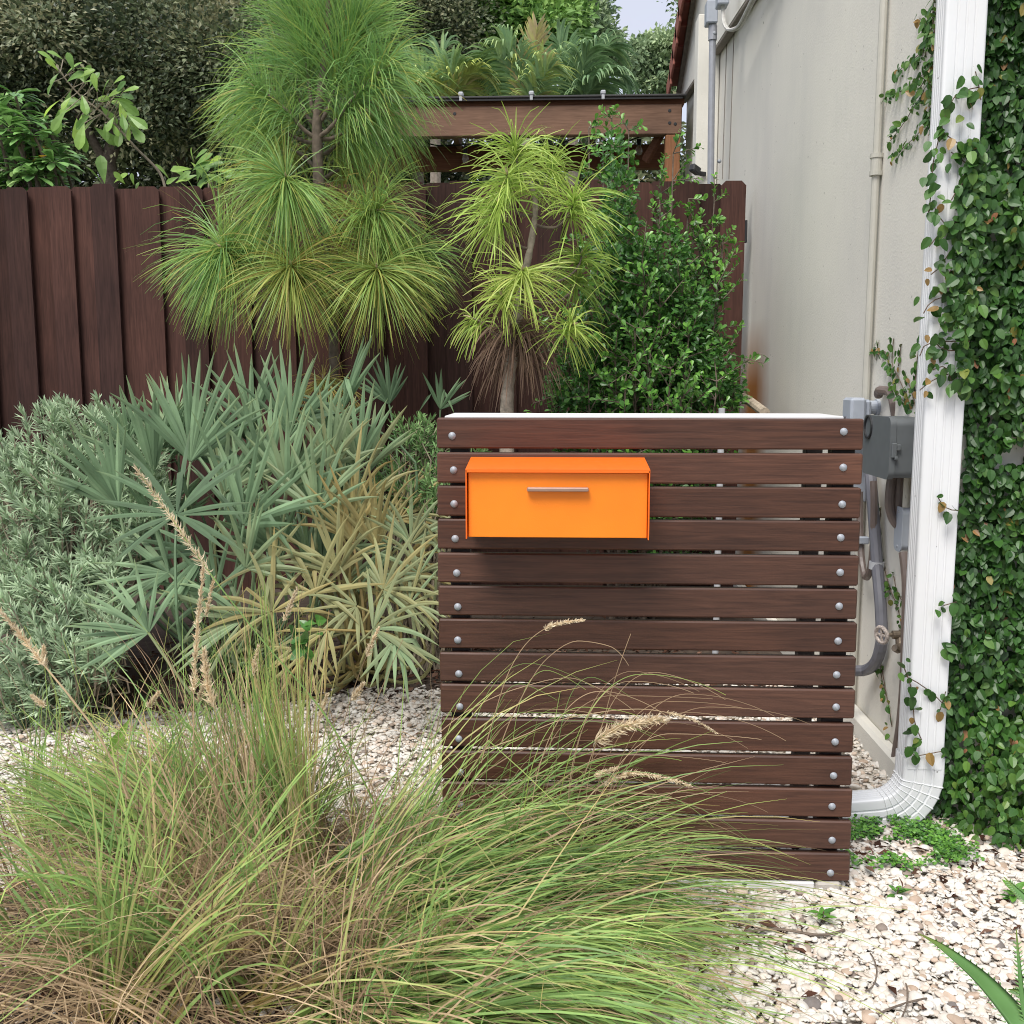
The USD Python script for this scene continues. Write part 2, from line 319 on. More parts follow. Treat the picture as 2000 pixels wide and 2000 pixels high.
# foliage
M['pine'] = blade('pine_needles', [(0, (.15, .31, .10)), (.25, (.27, .46, .135)), (.45, (.38, .52, .13)), (.65, (.45, .45, .12)), (.82, (.50, .40, .12)), (1, (.36, .22, .09))], tip=(1.12, 1.02, .8), base=(.8, .8, .7), trans=.3, rough=.45)
M['dead_needle'] = blade('dead_needles', [(0, (.10, .062, .042)), (1, (.24, .155, .105))], trans=.1, rough=.8)
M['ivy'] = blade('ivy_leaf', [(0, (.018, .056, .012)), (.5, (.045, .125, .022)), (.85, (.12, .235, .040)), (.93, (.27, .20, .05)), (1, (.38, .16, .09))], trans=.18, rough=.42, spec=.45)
M['ivy_stem'] = plain('ivy_stem', (.11, .07, .045), .8)
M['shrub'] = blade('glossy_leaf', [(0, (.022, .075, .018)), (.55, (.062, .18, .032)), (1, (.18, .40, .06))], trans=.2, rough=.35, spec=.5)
M['palmetto'] = blade('palmetto_leaf', [(0, (.10, .16, .085)), (.15, (.125, .205, .105)), (.30, (.245, .37, .20)), (.45, (.23, .27, .135)), (.6, (.31, .29, .125)), (.78, (.40, .31, .12)), (1, (.38, .27, .17))], tip=(1.05, .93, .8), trans=.22, rough=.55)
M['lavender'] = blade('silver_leaf', [(0, (.17, .25, .15)), (.5, (.34, .45, .27)), (1, (.52, .64, .43))], trans=.15, rough=.75, spec=.2)
M['herb'] = blade('fresh_leaf', [(0, (.11, .23, .08)), (.5, (.21, .36, .13)), (1, (.34, .50, .20))], trans=.25, rough=.6)
M['grass'] = blade('grass_blade', [(0, (.12, .20, .07)), (.4, (.23, .39, .115)), (.7, (.37, .52, .15)), (.88, (.50, .51, .20)), (1, (.54, .43, .21))], base=(.85, .75, .5), tip=(1.15, 1.0, .85), trans=.25, rough=.5)
M['straw'] = blade('straw', [(0, (.15, .10, .06)), (.5, (.39, .275, .165)), (1, (.60, .46, .28))], trans=.12, rough=.7, spec=.2)
M['plume'] = blade('plume', [(0, (.66, .52, .33)), (1, (.90, .80, .60))], trans=.3, rough=.8, spec=.1)
M['palm'] = blade('palm_leaflet', [(0, (.13, .23, .12)), (.4, (.31, .47, .23)), (.7, (.56, .64, .19)), (1, (.52, .43, .24))], tip=(1.1, 1.0, .8), trans=.25, rough=.5)
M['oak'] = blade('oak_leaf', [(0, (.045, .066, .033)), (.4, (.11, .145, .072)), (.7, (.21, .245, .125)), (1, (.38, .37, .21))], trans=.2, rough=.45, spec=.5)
M['mango'] = blade('broad_leaf', [(0, (.09, .19, .05)), (.5, (.18, .34, .08)), (1, (.32, .50, .13))], trans=.2, rough=.5)
M['conifer'] = blade('conifer_leaf', [(0, (.13, .20, .11)), (.5, (.27, .37, .19)), (1, (.42, .52, .28))], trans=.2, rough=.6)
M['plum'] = blade('long_glossy_leaf', [(0, (.09, .21, .06)), (.5, (.20, .39, .11)), (.9, (.36, .56, .18)), (1, (.60, .35, .05))], trans=.22, rough=.38, spec=.5)
M['bigleaf'] = blade('large_leaf', [(0, (.10, .21, .05)), (.5, (.22, .38, .08)), (1, (.42, .60, .07))], trans=.32, rough=.42, spec=.45)
M['aloe'] = blade('aloe_leaf', [(0, (.07, .17, .05)), (1, (.14, .28, .08))], tip=(1.6, .95, .6), trans=.08, rough=.4)
M['lawn'] = plain('far_lawn', (.055, .075, .030), .95, var=.4, scale=3, bump=.6, bscale=30)
M['paver'] = plain('concrete_paver', (.40, .37, .33), .9, var=.18, scale=30, bump=.4, bscale=150)
exec_parts = []

# ------------------------------------------------------------------ ground
single('ground', trimesh.creation.box([160, 160, .4], trimesh.transformations.translation_matrix([0, 60, -.215])), M['lawn'], kind='structure')
def sheet(poly, z, t=.01):
    from shapely.geometry import Polygon
    m = trimesh.creation.extrude_polygon(Polygon(poly), t, engine='earcut'); m.apply_translation([0, 0, z - t]); return m
single('planting_bed', sheet([(-6, 3.2), (-1.2, 3.5), (-.8, 3.72), (-.2, 3.8), (.2, 3.85), (1.055, 3.9), (1.055, 5.9), (-6, 5.9)], -.002), M['soil'], kind='structure')
from shapely.geometry import Point
single('soil', sheet([(-.55 + (.78 + .07 * math.sin(5 * a) + .05 * math.sin(9 * a)) * math.cos(a), 2.02 + (.43 + .04 * math.sin(4 * a)) * math.sin(a)) for a in np.arange(48) * math.pi / 24], .001), M['soil'], kind='structure')
single('gravel_path', sheet([(-6, -.5), (4, -.5), (4, 2.69), (1.058, 2.69), (1.058, 3.9), (.2, 3.85), (-.2, 3.8), (-.8, 3.72), (-1.2, 3.5), (-6, 3.2)], -.006), M['gravel_base'], kind='structure')

# ------------------------------------------------------------------ house
from shapely.geometry import Polygon
def prism_yz(poly, x0, x1):
    m = trimesh.creation.extrude_polygon(Polygon(poly), x1 - x0, engine='earcut')      # local (a,b,h) -> world (h,a,b)
    v = m.vertices; return trimesh.Trimesh(np.stack([v[:, 2] + x0, v[:, 0], v[:, 1]], 1), m.faces)
house = Thing('house', 'beige stucco house wall with red tiled roof edge, right of the yard', 'house', (WX, 5, 0))
YE, CY = 8.62, 2.70
house.part('wall', prism_yz([(CY, -.2), (YE, -.2), (YE, 3.47), (5.6, 5.12), (CY, 5.12)], WX, WX + .24), M['stucco'])
house.part('wall', cbox(WX + .2405, 5.0, CY, CY + .24, -.2, 5.12, .004), M['stucco'])
f0, f1 = at(1331, 197, 8.64), atX(1456, 0, WX - .055)
sl = (f1[2] - f0[2]) / (f1[1] - f0[1]); f2 = (4.0, f0[2] + sl * (4.0 - f0[1]))
house.part('frieze', prism_yz([(8.64, f0[2]), (f2[0], f2[1]), (4.0, 5.1), (5.6, 5.1), (8.64, f0[2] + .02)], WX - .055, WX - .002), M['stucco_clean'])
house.part('frieze_underside', beam((WX - .029, 8.63, f0[2] - .012), (WX - .029, f2[0], f2[1] - .012), .05, .02), M['dark_soffit'])
p0 = at(1361, 200, 6.9); p1 = at(1393, 200, 6.9)
house.part('chase', cbox(p0[0], WX - .004, 6.9, 7.06, .02, at(1375, 27, 6.9)[2], .004), M['stucco_clean'], label='boxed-in vertical chase of beige boards')
house.part('base_plinth', cbox(WX - .05, WX - .003, CY + .05, 8.4, -.05, .085, .012), M['stucco_clean'])
for (ya, yb) in ((1325, 1455), (1448, 1520)): pass
# rake tiles
r0 = np.array([.90, 8.62, at(1322, 178, 8.62)[2]]); up_s = math.radians(28)
roof = house.part('roof', prism_yz([(8.6, 3.45 + .05), (5.0, 3.45 + .05 + 3.6 * math.tan(up_s)), (5.0, 3.45 + .09 + 3.6 * math.tan(up_s)), (8.6, 3.45 + .09)], .97, 3.2), M['dark_soffit'])
for k in range(15):
    s = k * .205; c = r0 + np.array([0, -math.cos(up_s) * s, math.sin(up_s) * s])
    d = np.array([0, -math.cos(up_s - .24), math.sin(up_s - .24)]); n = np.array([0, math.sin(up_s - .24), math.cos(up_s - .24)])
    m = beam(c + n * .05 + np.array([.18, 0, 0]), c + n * .05 + np.array([.18, 0, 0]) + d * .27, .36, .018, .004, up=n)
    m2 = beam(c - n * .02, c - n * .02 + d * .27, .018, .145, .005, up=n)
    house.part('roof_tile', trimesh.util.concatenate([m, m2]), M['tile'], parent=roof)
# hairline board joints on the far wall
for a, b in (((1434, 60), (1424, 350)), ((1420, 70), (1411, 350))):
    A, B = atX(*a, WX - .001), atX(*b, WX - .001)
    house.part('board_joint', beam(A, B, .006, .006, .001), M['dark_soffit'])
# beige conduit painted like the wall, with coupling and hub
bp = Thing('wall_pipe', 'thin beige painted pipe with a coupling running up the stucco wall', 'pipe', atX(1692, 790, WX - .018))
A, B = atX(1727, -60, WX - .018), atX(1690, 830, WX - .018); Y0 = A[1]
A = np.array([A[0], (A[1] + B[1]) / 2, A[2]]); B = np.array([B[0], A[1], .05])
bp.part('pipe', T_([A, B], .0125, 10), M['beige_pipe'])
zc = [atX(1706, y, WX - .018)[2] for y in (309, 322, 334, 342)]
for z, r in ((zc[0], .021), (zc[3], .021)):
    bp.part('collar', lathe([(0, -.007), (r, -.007), (r, .007), (0, .007)], (A[0], A[1], z), n=16), M['beige_pipe'])
bp.part('coupling', lathe([(0, -.03), (.018, -.03), (.018, .03), (0, .03)], (A[0], A[1], (zc[0] + zc[3]) / 2), n=16), M['beige_pipe'])
# grey conduit with a box, by the far corner
gc = Thing('conduit', 'grey vertical conduit with a grey box on top near the roof edge', 'conduit', atX(1404, 355, 1.0))
c0 = at(1392, 62, 6.3); c1 = at(1405, 362, 6.3)
gc.part('conduit_pipe', T_([c0, (c1[0] * .5 + c0[0] * .5, 6.3, 1.2), (c1[0], 6.3, .05)], .02, 12, 20), M['galv'])
b0, b1 = at(1379, 4, 6.3), at(1400, 48, 6.3)
gc.part('box', cbox(b0[0], b1[0], 6.26, 6.36, b1[2], b0[2], .006), M['grey_light'])
gc.part('fitting', lathe([(0, -.06), (.026, -.06), (.026, .02), (.022, .03), (0, .03)], (c0[0], 6.3, at(1392, 58, 6.3)[2]), n=16), M['galv'])
for y in (65, 315):
    q = at(1395 + (y - 65) * .04, y, 6.28); gc.part('screw', dome_head(q - np.array([0, .0, 0]), (0, -1, 0), .012, .01), M['bolt'])
# second box with cables looping along the frieze
cb = Thing('cable_box', 'small grey cable box with grey cables running along the frieze', 'utility box', atX(1410, 10, 1.0))
b0, b1 = at(1401, -30, 5.9), at(1422, 12, 5.9)
cb.part('box', cbox(b0[0], b1[0], 5.86, 5.96, b1[2], b0[2], .006), M['grey_light'])
for i, off in enumerate((0, 5)):
    pts = [at(1411 + off * .3, 10, 5.9), at(1412 + off * .4, 38, 5.88), at(1422 + off, 58 + off * .3, 5.8), at(1442 + off, 50, 5.65), at(1456 + off, 24, 5.5), at(1474 + off, -12, 5.3), at(1520, -90, 4.9)]
    cb.part('cable', T_(pts, .008, 6, 30), M['cable'])
hp = Thing('wall_camera', 'small black wall camera just above the fence by the house corner', 'camera', at(1358, 335, 6.85))
q = at(1355, 334, 6.84)
hp.part('bracket', beam(q + np.array([.02, .02, -.008]), q + np.array([.085, .05, -.012]), .02, .028), M['black'])
hp.part('housing', beam(q + np.array([-.02, -.03, .02]), q + np.array([.035, .02, -.004]), .045, .05, .008), M['black'])

# ------------------------------------------------------------------ downspout
ds = Thing('downspout', 'white ribbed metal downspout with a curved elbow at the foot', 'downspout', (1.0, 2.64, 0))
YF = 2.60
dl, dr_ = at(1803, 700, YF)[0] + .012, at(1891, 700, YF)[0]
def rib_section(w, d, ribs=3):
    """closed outline of a corrugated rectangular pipe (x,y); front is -y"""
    P = []
    def side(a, b, nrm, nr):
        a, b, nrm = map(np.asarray, (a, b, nrm)); out = []
        for k in range(nr):
            c = (k + 1) / (nr + 1)
            for t, h in ((-.022, 0), (-.010, 1), (.010, 1), (.022, 0)): out.append(a + (b - a) * (c + t * 2.0) - nrm * .003 * h)
        return out
    r = .008; hw, hd = w / 2, d / 2
    cs = [(-hw + r, -hd + r, 180), (hw - r, -hd + r, 270), (hw - r, hd - r, 0), (-hw + r, hd - r, 90)]
    for i, (cx, cy, a0) in enumerate(cs):
        for a in (0, 30, 60, 90):
            t = math.radians(a0 + a); P.append((cx + r * math.cos(t), cy + r * math.sin(t)))
        nx = cs[(i + 1) % 4]
        A = np.array(P[-1]); t = math.radians(nx[2]); B = np.array((nx[0] + r * math.cos(t), nx[1] + r * math.sin(t)))
        nr = (0, -1) if i == 0 else (1, 0) if i == 1 else (0, 1) if i == 2 else (-1, 0)
        P += [tuple(q) for q in side(A, B, nr, ribs if i % 2 == 0 else ribs + 1)]
    return np.array(P)
def loft(secs):
    K, n = len(secs), len(secs[0]); V = np.vstack(secs); idx = np.arange(K * n).reshape(K, n)
    q = np.stack([idx[:-1], np.roll(idx[:-1], -1, 1), np.roll(idx[1:], -1, 1), idx[1:]], -1).reshape(-1, 4)
    return V, np.vstack([q[:, [0, 1, 2]], q[:, [0, 2, 3]]])
w, d = dr_ - dl, .078; cx, cy = (dl + dr_) / 2, YF + d / 2
sec = rib_section(w, d)
zt = 3.4; zb = at(1800, 1503, YF)[2]
def place(s, c, U, V): return c + s[:, :1] * U + s[:, 1:] * V
X, Yv = np.array([1., 0, 0]), np.array([0, 1., 0])
ds.part('pipe', loft([place(sec, np.array([cx, cy, z]), X, Yv) for z in (zt, zb)]), M['spout'], smooth=35)
# elbow: turns towards -x in seven crimped steps
Rb = .122; cen = np.array([cx - Rb, cy, zb - .02]); secs = []
sec_s = rib_section(w * 1.10, d * .96)
secs.append(place(sec_s, np.array([cx, cy, zb + .03]), X, Yv))
N = 8
for k in range(N + 1):
    a = k / N * math.radians(84); c = cen + Rb * np.array([math.cos(a), 0, -math.sin(a)]); U = np.array([math.cos(a), 0, -math.sin(a)])
    for e, f in ((-.10, 1.0), (0.0, 1.045), (.10, 1.0)) if 0 < k < N else ((0, 1.0),):
        a2 = a + e * math.radians(84) / N; c = cen + Rb * np.array([math.cos(a2), 0, -math.sin(a2)]); U = np.array([math.cos(a2), 0, -math.sin(a2)])
        secs.append(place(sec_s * f, c, U, Yv))
a = math.radians(84); T = np.array([-math.sin(a), 0, -math.cos(a)])
secs.append(place(sec_s, secs[-1].mean(0) + T * .10, U, Yv))
ds.part('elbow', loft(secs), M['spout'], smooth=28)
ds.part('strap_screw', dome_head(np.array([dl + .006, YF - .001, zb + .05]), (0, -1, 0), .006, .004), M['bolt'])

# ------------------------------------------------------------------ utilities on the wall
ub = Thing('irrigation_box', 'dark grey plastic control box with a latch, beside the white downspout', 'utility box', (1.0, 3.0, .9))
yn, yf = 2.88, 3.13; xl = at(1738, 870, yn)[0]; z1 = at(1738, 815, yn)[2]; z0 = at(1735, 938, yn)[2]
def rbox(x0, x1, y0, y1, z0, z1, r):
    """box with rounded edges along x"""
    p = Polygon([(y0 + r, z0 + r), (y1 - r, z0 + r), (y1 - r, z1 - r), (y0 + r, z1 - r)]).buffer(r, 6); return prism_yz(list(p.exterior.coords)[:-1], x0, x1)
ub.part('case', rbox(xl + .018, WX - .002, yn + .004, yf - .004, z0 + .004, z1 - .004, .022), M['grey_box'], smooth=30)
lid = ub.part('lid', rbox(xl, xl + .0165, yn, yf, z0, z1, .025), M['grey_box'], smooth=30)
kc = atX(1697, 834, xl)
ub.part('dial', lathe([(.030, -.002), (.036, -.002), (.036, .004), (.030, .004), (.030, -.002)], kc + np.array([-.001, 0, 0]), (-1, 0, 0), 24), M['black'], parent=lid)
zl = (z0 + z1) / 2 - .005
ub.part('latch', trimesh.util.concatenate([cbox(xl + .004, xl + .018, yn - .010, yn - .002, zl - .02, zl + .022, .002), cbox(xl + .016, xl + .03, yn - .007, yn + .001, zl + .0, zl + .018, .002), cbox(xl + .012, xl + .022, yn - .012, yn + .001, zl - .026, zl - .016, .002)]), M['grey_box'])
vb = Thing('valve_box', 'light blue grey metal junction box above the right end of the slatted screen', 'utility box', (1.0, 3.3, 1.0))
yb = 3.30; xa = at(1662, 800, yb)[0]; xb = at(1712, 800, yb)[0]; zt_ = at(1680, 777, yb)[2]; zz = at(1680, 830, yb)[2]
vb.part('body', trimesh.util.concatenate([cbox(xa, xa + .05, yb, yb + .10, zz - .04, zt_, .008), cbox(xa + .052, xb - .012, yb + .01, yb + .09, zz - .05, zt_ - .006, .012)]), M['grey_light'])
vb.part('spout', lathe([(0, -.03), (.022, -.03), (.022, .0), (.027, .0), (.027, .012), (0, .012)], (xb + .012, yb + .05, (zt_ + zz) / 2 + .012), (1, 0, 0), 18), M['grey_light'])
vb.part('emblem', lathe([(.012, 0), (.017, 0), (.017, .003), (.012, .003), (.012, 0)], (xa - .001, yb + .05, zz + .01), (-1, 0, 0), 20), M['grey_pipe'])
fx = Thing('flexible_conduit', 'brown flexible conduit curving over behind the dark grey control box', 'conduit', (1.0, 3.2, .9))
pts = [np.array([xb + .02, yb + .05, (zt_ + zz) / 2 + .01])] + [at(px, py, y) for px, py, y in ((1735, 782, 3.3), (1716, 772, 3.3), (1719, 762, 3.27), (1735, 764, 3.24), (1746, 790, 3.2), (1752, 830, 3.2), (1754, 900, 3.2))]
fx.part('hose', T_(pts[2:], .0145, 10, 26), M['brown_pipe'])
fx.part('nut', lathe([(0, -.03), (.018, -.03), (.02, -.01), (.02, .02), (0, .02)], pts[0] + np.array([.02, 0, 0]), (1, 0, 0), 12), M['brass'])
for i, pl in enumerate((((1742, 932), (1737, 980), (1741, 1005), (1752, 1025), (1768, 1033)), ((1756, 932), (1753, 985), (1757, 1010), (1770, 1024)))):
    fx.part('hose', T_([at(x, y, 3.02) for x, y in pl], .0135, 10, 24), M['brown_pipe'])
jb = Thing('junction_box', 'small light grey oval junction box below the control box', 'utility box', (1.0, 3.0, .7))
y_ = 2.96; a_, b_ = at(1763, 992, y_), at(1800, 1080, y_)
jb.part('body', rbox(a_[0] + .004, WX - .003, y_, y_ + .06, b_[2] + .004, a_[2] - .004, .02), M['grey_light'], smooth=30)
jb.part('cover', rbox(a_[0], a_[0] + .0035, y_ - .003, y_ + .063, b_[2], a_[2], .022), M['grey_light'], smooth=30)
for z in (a_[2] - .015, b_[2] + .015): jb.part('screw', dome_head((a_[0], y_ + .03, z), (-1, 0, 0), .005, .003), M['bolt'])
gp = Thing('pipe', 'grey plastic pipe curving along the wall foot behind the slatted screen', 'pipe', (1.0, 3.2, 0))
gp.part('pipe', T_([atX(px, py, WX - .03) for px, py in ((1697, 890), (1706, 1000), (1713, 1100), (1721, 1200), (1722, 1250), (1716, 1280), (1703, 1302))] + [at(1685, 1310, 3.25), at(1640, 1310, 3.2)], .0185, 10, 44), M['grey_pipe'])
q = atX(1712, 1104, WX - .03); gp.part('clamp', lathe([(0, -.012), (.0235, -.012), (.0235, .012), (0, .012)], q, (0.02, 0, 1), 16), M['clip'])
gp2 = Thing('pipe', 'dark grey pipe half hidden behind the white downspout', 'pipe', (1.0, 3.0, 0))
gp2.part('pipe', T_([atX(px, py, WX - .03) for px, py in ((1766, 1080), (1772, 1150), (1770, 1250), (1768, 1320), (1762, 1400), (1752, 1470), (1748, 1500))], .016, 10, 30), M['brown_pipe'])
lp = Thing('cable_loop', 'looped brown cable hanging behind the right edge of the slatted screen', 'cable', (1.0, 3.3, .6))
lp.part('cable', T_([atX(px, py, WX - .035) for px, py in ((1679, 960), (1680, 1040), (1684, 1100), (1691, 1128), (1699, 1115), (1705, 1070), (1707, 1000), (1706, 940))], .0115, 8, 36), M['brown_pipe'])
lp.part('clip', cbox(*np.repeat(atX(1684, 1055, WX - .035), 2) + np.array([-.02, .02, -.012, .012, -.012, .012]), .003), M['grey_light'])
mp = Thing('meter_panel', 'flat grey panel box on the wall behind the screen', 'utility box', (1.0, 3.5, .8))
a_, b_ = at(1650, 840, 3.42), at(1690, 982, 3.42)
mp.part('case', cbox(a_[0], WX - .003, 3.42, 3.56, b_[2], a_[2], .006), M['grey_light'])
mp.part('cover', cbox(a_[0] - .012, a_[0] - .001, 3.415, 3.565, b_[2] - .004, a_[2] + .004, .004), M['grey_light'])
fb = Thing('faucet', 'old brass hose faucet with a peeling handwheel next to the downspout', 'faucet', (1.0, 2.95, .5))
q = at(1722, 1240, 2.98); ax = np.array([1, 0, .02])
wheel = trimesh.creation.torus(.024, .006, 20, 8); spokes = [beam((0, 0, 0), (.022 * math.cos(t), .022 * math.sin(t), 0), .007, .006, .001) for t in (0, 1.57, 3.14, 4.71)]
w_ = trimesh.util.concatenate([wheel] + spokes); w_.apply_transform(trimesh.geometry.align_vectors([0, 0, 1], unit((1, .45, .1)))); w_.apply_translation(q)
fb.part('handwheel', w_, M['valve'])
fb.part('stem', lathe([(0, 0), (.006, 0), (.006, .03), (.013, .032), (.013, .052), (.016, .054), (.019, .066), (.019, .11), (0, .11)], q, ax, 14), M['brass'])
fb.part('spout', T_([q + np.array([.055, 0, -.01]), q + np.array([.052, -.015, -.03]), q + np.array([.038, -.03, -.036]), q + np.array([.028, -.035, -.03])], [.014, .014, .013, .011], 10), M['brass'])
rp = Thing('rusty_pipe', 'rusty painted pipe end sticking out of the wall below the rust stain', 'pipe', atX(1480, 790, WX))
rp.part('pipe', T_([at(1440, 772, 5.0), at(1462, 782, 4.7), at(1494, 806, 4.35)], .022, 10), M['rusty'])
vp = Thing('pipe_stub', 'short white pipe stub just behind the top of the slatted screen', 'pipe', at(1410, 800, 4.2))
vp.part('pipe', T_([(at(1410, 800, 4.2)[0], 4.2, 0), at(1410, 797, 4.2)], .0135, 12), M['clip'])

# ------------------------------------------------------------------ back fence
fence = Thing('fence', 'dark brown dog-eared board fence across the back of the yard', 'fence', (-1, 5.6, 0))
FY = 5.6; ztop = (at(1400, 354, FY)[2] + at(30, 361, FY)[2]) / 2
rngf = np.random.default_rng(5)
def picket(x0, x1, y, z):
    c = .024; poly = Polygon([(x0, .0), (x1, .0), (x1, z - c), (x1 - c, z), (x0 + c, z), (x0, z - c)])
    m = trimesh.creation.extrude_polygon(poly, .017, engine='earcut'); v = m.vertices
    return trimesh.Trimesh(np.stack([v[:, 0], y + .017 - v[:, 2], v[:, 1]], 1), m.faces[:, ::-1])
xr = at(1450, 600, FY)[0]; per = .247; k = 0; x = xr
while x > -5.2:
    j = lambda s: rngf.uniform(-s, s)
    fence.part('board', picket(x - .134 + j(.003), x + j(.002), FY + j(.003), ztop + j(.010)), M['fence'][rngf.integers(7)])
    xb_ = x - .134 - .0565
    fence.part('board', picket(xb_ - .081 + j(.002), xb_ + .081, FY + .036 + j(.002), ztop - .004 + j(.010)), M['fence'][rngf.integers(7)])
    x -= per
for z in (.35, 1.15, 1.95): fence.part('rail', cbox(-5.3, xr - .01, FY + .058, FY + .096, z - .045, z + .045), M['fence'][0])
for z in (.9, ztop - .27):
    fence.part('hinge', cbox(xr + .001, xr + .014, FY - .004, FY + .014, z - .06, z + .06, .003), M['black'])

# ------------------------------------------------------------------ pergola behind the fence
pg = Thing('pergola', 'brown timber pergola with dark sheet roof behind the fence', 'pergola', (.2, 8.2, 0))
PY = 8.1
zb1 = at(1200, 263, PY)[2]; zt1 = at(1200, 204, PY)[2]; xL, xR = at(690, 230, PY)[0], at(1332, 230, PY)[0]
pg.part('front_beam', cbox(xL, xR, PY, PY + .09, zb1, zt1, .006), M['beam'])
pg.part('fascia', cbox(xL, xR + .02, PY + .03, PY + .13, zt1 + .003, zt1 + .05, .004), M['beam2'])
zr = at(1200, 187, PY)[2]
pg.part('roof_sheet', trimesh.util.concatenate([cbox(xL - .1, xR + .03, PY - .04, PY + 1.1, zr - .016, zr, .004), cbox(xL - .1, xR + .0, PY - .03, PY - .022, zr - .034, zr - .018, .002)]), M['roof_sheet'])
y2 = PY + .75; z2t, z2b = at(1000, 284, y2)[2], at(1000, 331, y2)[2]
pg.part('rear_beam', cbox(at(720, 300, y2)[0], at(1322, 300, y2)[0], y2, y2 + .09, z2b, z2t, .006), M['beam2'])
for px in (790, 880, 970, 1065, 1160, 1230, 1300):
    xx = at(px, 270, PY)[0]; pg.part('rafter', cbox(xx - .02, xx + .02, PY + .095, y2 - .003, zt1 - .16, zt1 - .02, .004), M['beam'])
pa, pb = at(1299, 300, PY + .02)[0], at(1328, 300, PY + .02)[0]
pg.part('post', cbox(pa, pb, PY + .003, PY + .12, 0, zb1 - .003, .005), M['postw'])
xx = at(745, 300, y2)[0]; pg.part('post', cbox(xx - .06, xx + .06, y2 + .003, y2 + .12, 0, z2b - .003, .005), M['beam2'])
br = [at(1268, 300, PY + .2), at(1290, 275, PY + .12)]
pg.part('brace', beam(br[0] + np.array([-.03, 0, -.06]), br[1] + np.array([0, 0, .05]), .05, .06), M['beam2'])
for px in (900, 1038, 1178):
    c = at(px, 192, PY - .03)
    pg.part('roof_clip', trimesh.util.concatenate([cbox(c[0] - .02, c[0] + .02, PY - .045, PY + .02, zr + .002, zr + .034, .008), cbox(c[0] - .012, c[0] + .012, PY - .043, PY - .032, zr - .035, zr, .003)]), M['clip'])
for px, py in ((1308, 216), (1319, 242), (1308, 240), (888, 222)):
    c = at(px, py, PY - .001); pg.part('bolt_hole', lathe([(0, 0), (.013, 0), (.010, .003), (0, .003)], c, (0, -1, 0), 10), M['black'])
sl_ = Thing('string_light', 'string of clear bulbs hanging under the pergola beam', 'string light', (.3, 8.6, 2.2))
lights = [(909, 292), (1158, 266), (1248, 276)]
wp = [at(800, 262, PY + .5), at(865, 285, PY + .5), at(909, 283, PY + .5), at(1030, 300, PY + .5), at(1158, 262, PY + .5), at(1200, 285, PY + .5), at(1248, 268, PY + .5), at(1300, 258, PY + .5)]
sl_.part('wire', T_(wp, .006, 6, 60), M['black'])
for px, py in lights:
    c = at(px, py + 14, PY + .5)
    sk = sl_.part('socket', lathe([(0, .02), (.016, .02), (.018, .075), (0, .08)], c, n=12), M['black'])
    sl_.part('bulb', lathe([(0, -.055), (.02, -.048), (.029, -.02), (.025, .005), (.014, .02), (0, .02)], c, n=14), M['bulb'], smooth=60)

# ------------------------------------------------------------------ slatted screen
sc = Thing('slatted_screen', 'dark stained timber screen of fourteen horizontal slats with bolt heads', 'screen', (.25, 2.25, 0))
SY = 2.25; rngs = np.random.default_rng(3)
ytop = [817, 885, 951, 1016, 1083, 1148, 1213, 1279, 1342, 1409, 1473, 1535, 1597, 1660]
lx = [853, 853.5, 854, 854.5, 855, 856, 857, 859, 860, 862, 863, 864, 865, 865]; rx = [1687, 1685, 1682, 1680, 1678, 1675, 1674, 1672, 1671, 1668, 1665, 1665, 1663, 1661]
zmid = lambda y: at(1260, y, SY)[2]
screws = []
bl = [851, 918, 984, 1052, 1119, 1185, 1250, 1316, 1380, 1443, 1508, 1572, 1634, 1697]; brr = [843, 913, 985, 1050, 1118, 1184, 1252, 1318, 1381, 1449, 1515, 1575, 1641, 1705]
bxl = [883, 886, 887, 889, 892, 894, 894, 896, 898, 896, 899, 900, 902, 903]; bxr = [1648, 1647, 1645, 1642, 1641, 1639, 1637, 1634, 1633, 1631, 1628, 1625, 1625, 1622]
for i, y in enumerate(ytop):
    zt = zmid(y); zb = zt - .0690; xl_, xr_ = at(lx[i], y + 25, SY)[0], at(rx[i], y + 25, SY)[0]
    tl = rngs.uniform(-.0012, .0012)
    m = cbox(xl_, xr_, SY, SY + .022, zb, zt, .0035); m.apply_translation([0, rngs.uniform(-.001, .001), 0])
    m.vertices[:, 2] += (m.vertices[:, 0] - .2) * tl
    s_ = sc.part('slat', m, M['slat'][rngs.integers(6)])
    for px, py in ((bxl[i], bl[i]), (bxr[i], brr[i])):
        q = at(px, py, SY - .001); q[2] = min(max(q[2], zb + .015), zt - .015)
        sc.part('bolt', dome_head(q, (0, -1, 0), .0085, .0055), M['bolt'], parent=s_, smooth=40)
ztop_s, zbot_s = zmid(817), zmid(1660) - .0690
for pa, pb in ((880, 918), (1617, 1662)):
    xa, xb = at(pa, 1080, SY + .025)[0], at(pb, 1080, SY + .025)[0]
    sc.part('post', cbox(xa, xb, SY + .0245, SY + .064, .0, ztop_s - .012, .003), M['post'])
xa, xb = at(866, 817, SY)[0], at(1655, 817, SY)[0]
sc.part('cap_board', cbox(xa, xb, SY + .026, SY + .235, ztop_s - .011, ztop_s + .004, .002), M['white_board'])
for x in (xa + .02, xb - .02):
    sc.part('rear_post', cbox(x - .02, x + .02, SY + .19, SY + .23, 0, ztop_s - .013, .003), M['post'])
xa, xb = at(1040, 1730, SY)[0], at(1590, 1730, SY)[0]
sc.part('base_rail', cbox(at(880, 1730, SY)[0], xb, SY - .004, SY + .05, -.02, zbot_s - .002, .003), M['white_board'])
sc.part('screw', dome_head(at(1454, 1727, SY - .004), (0, -1, 0), .0055, .004), M['black'])
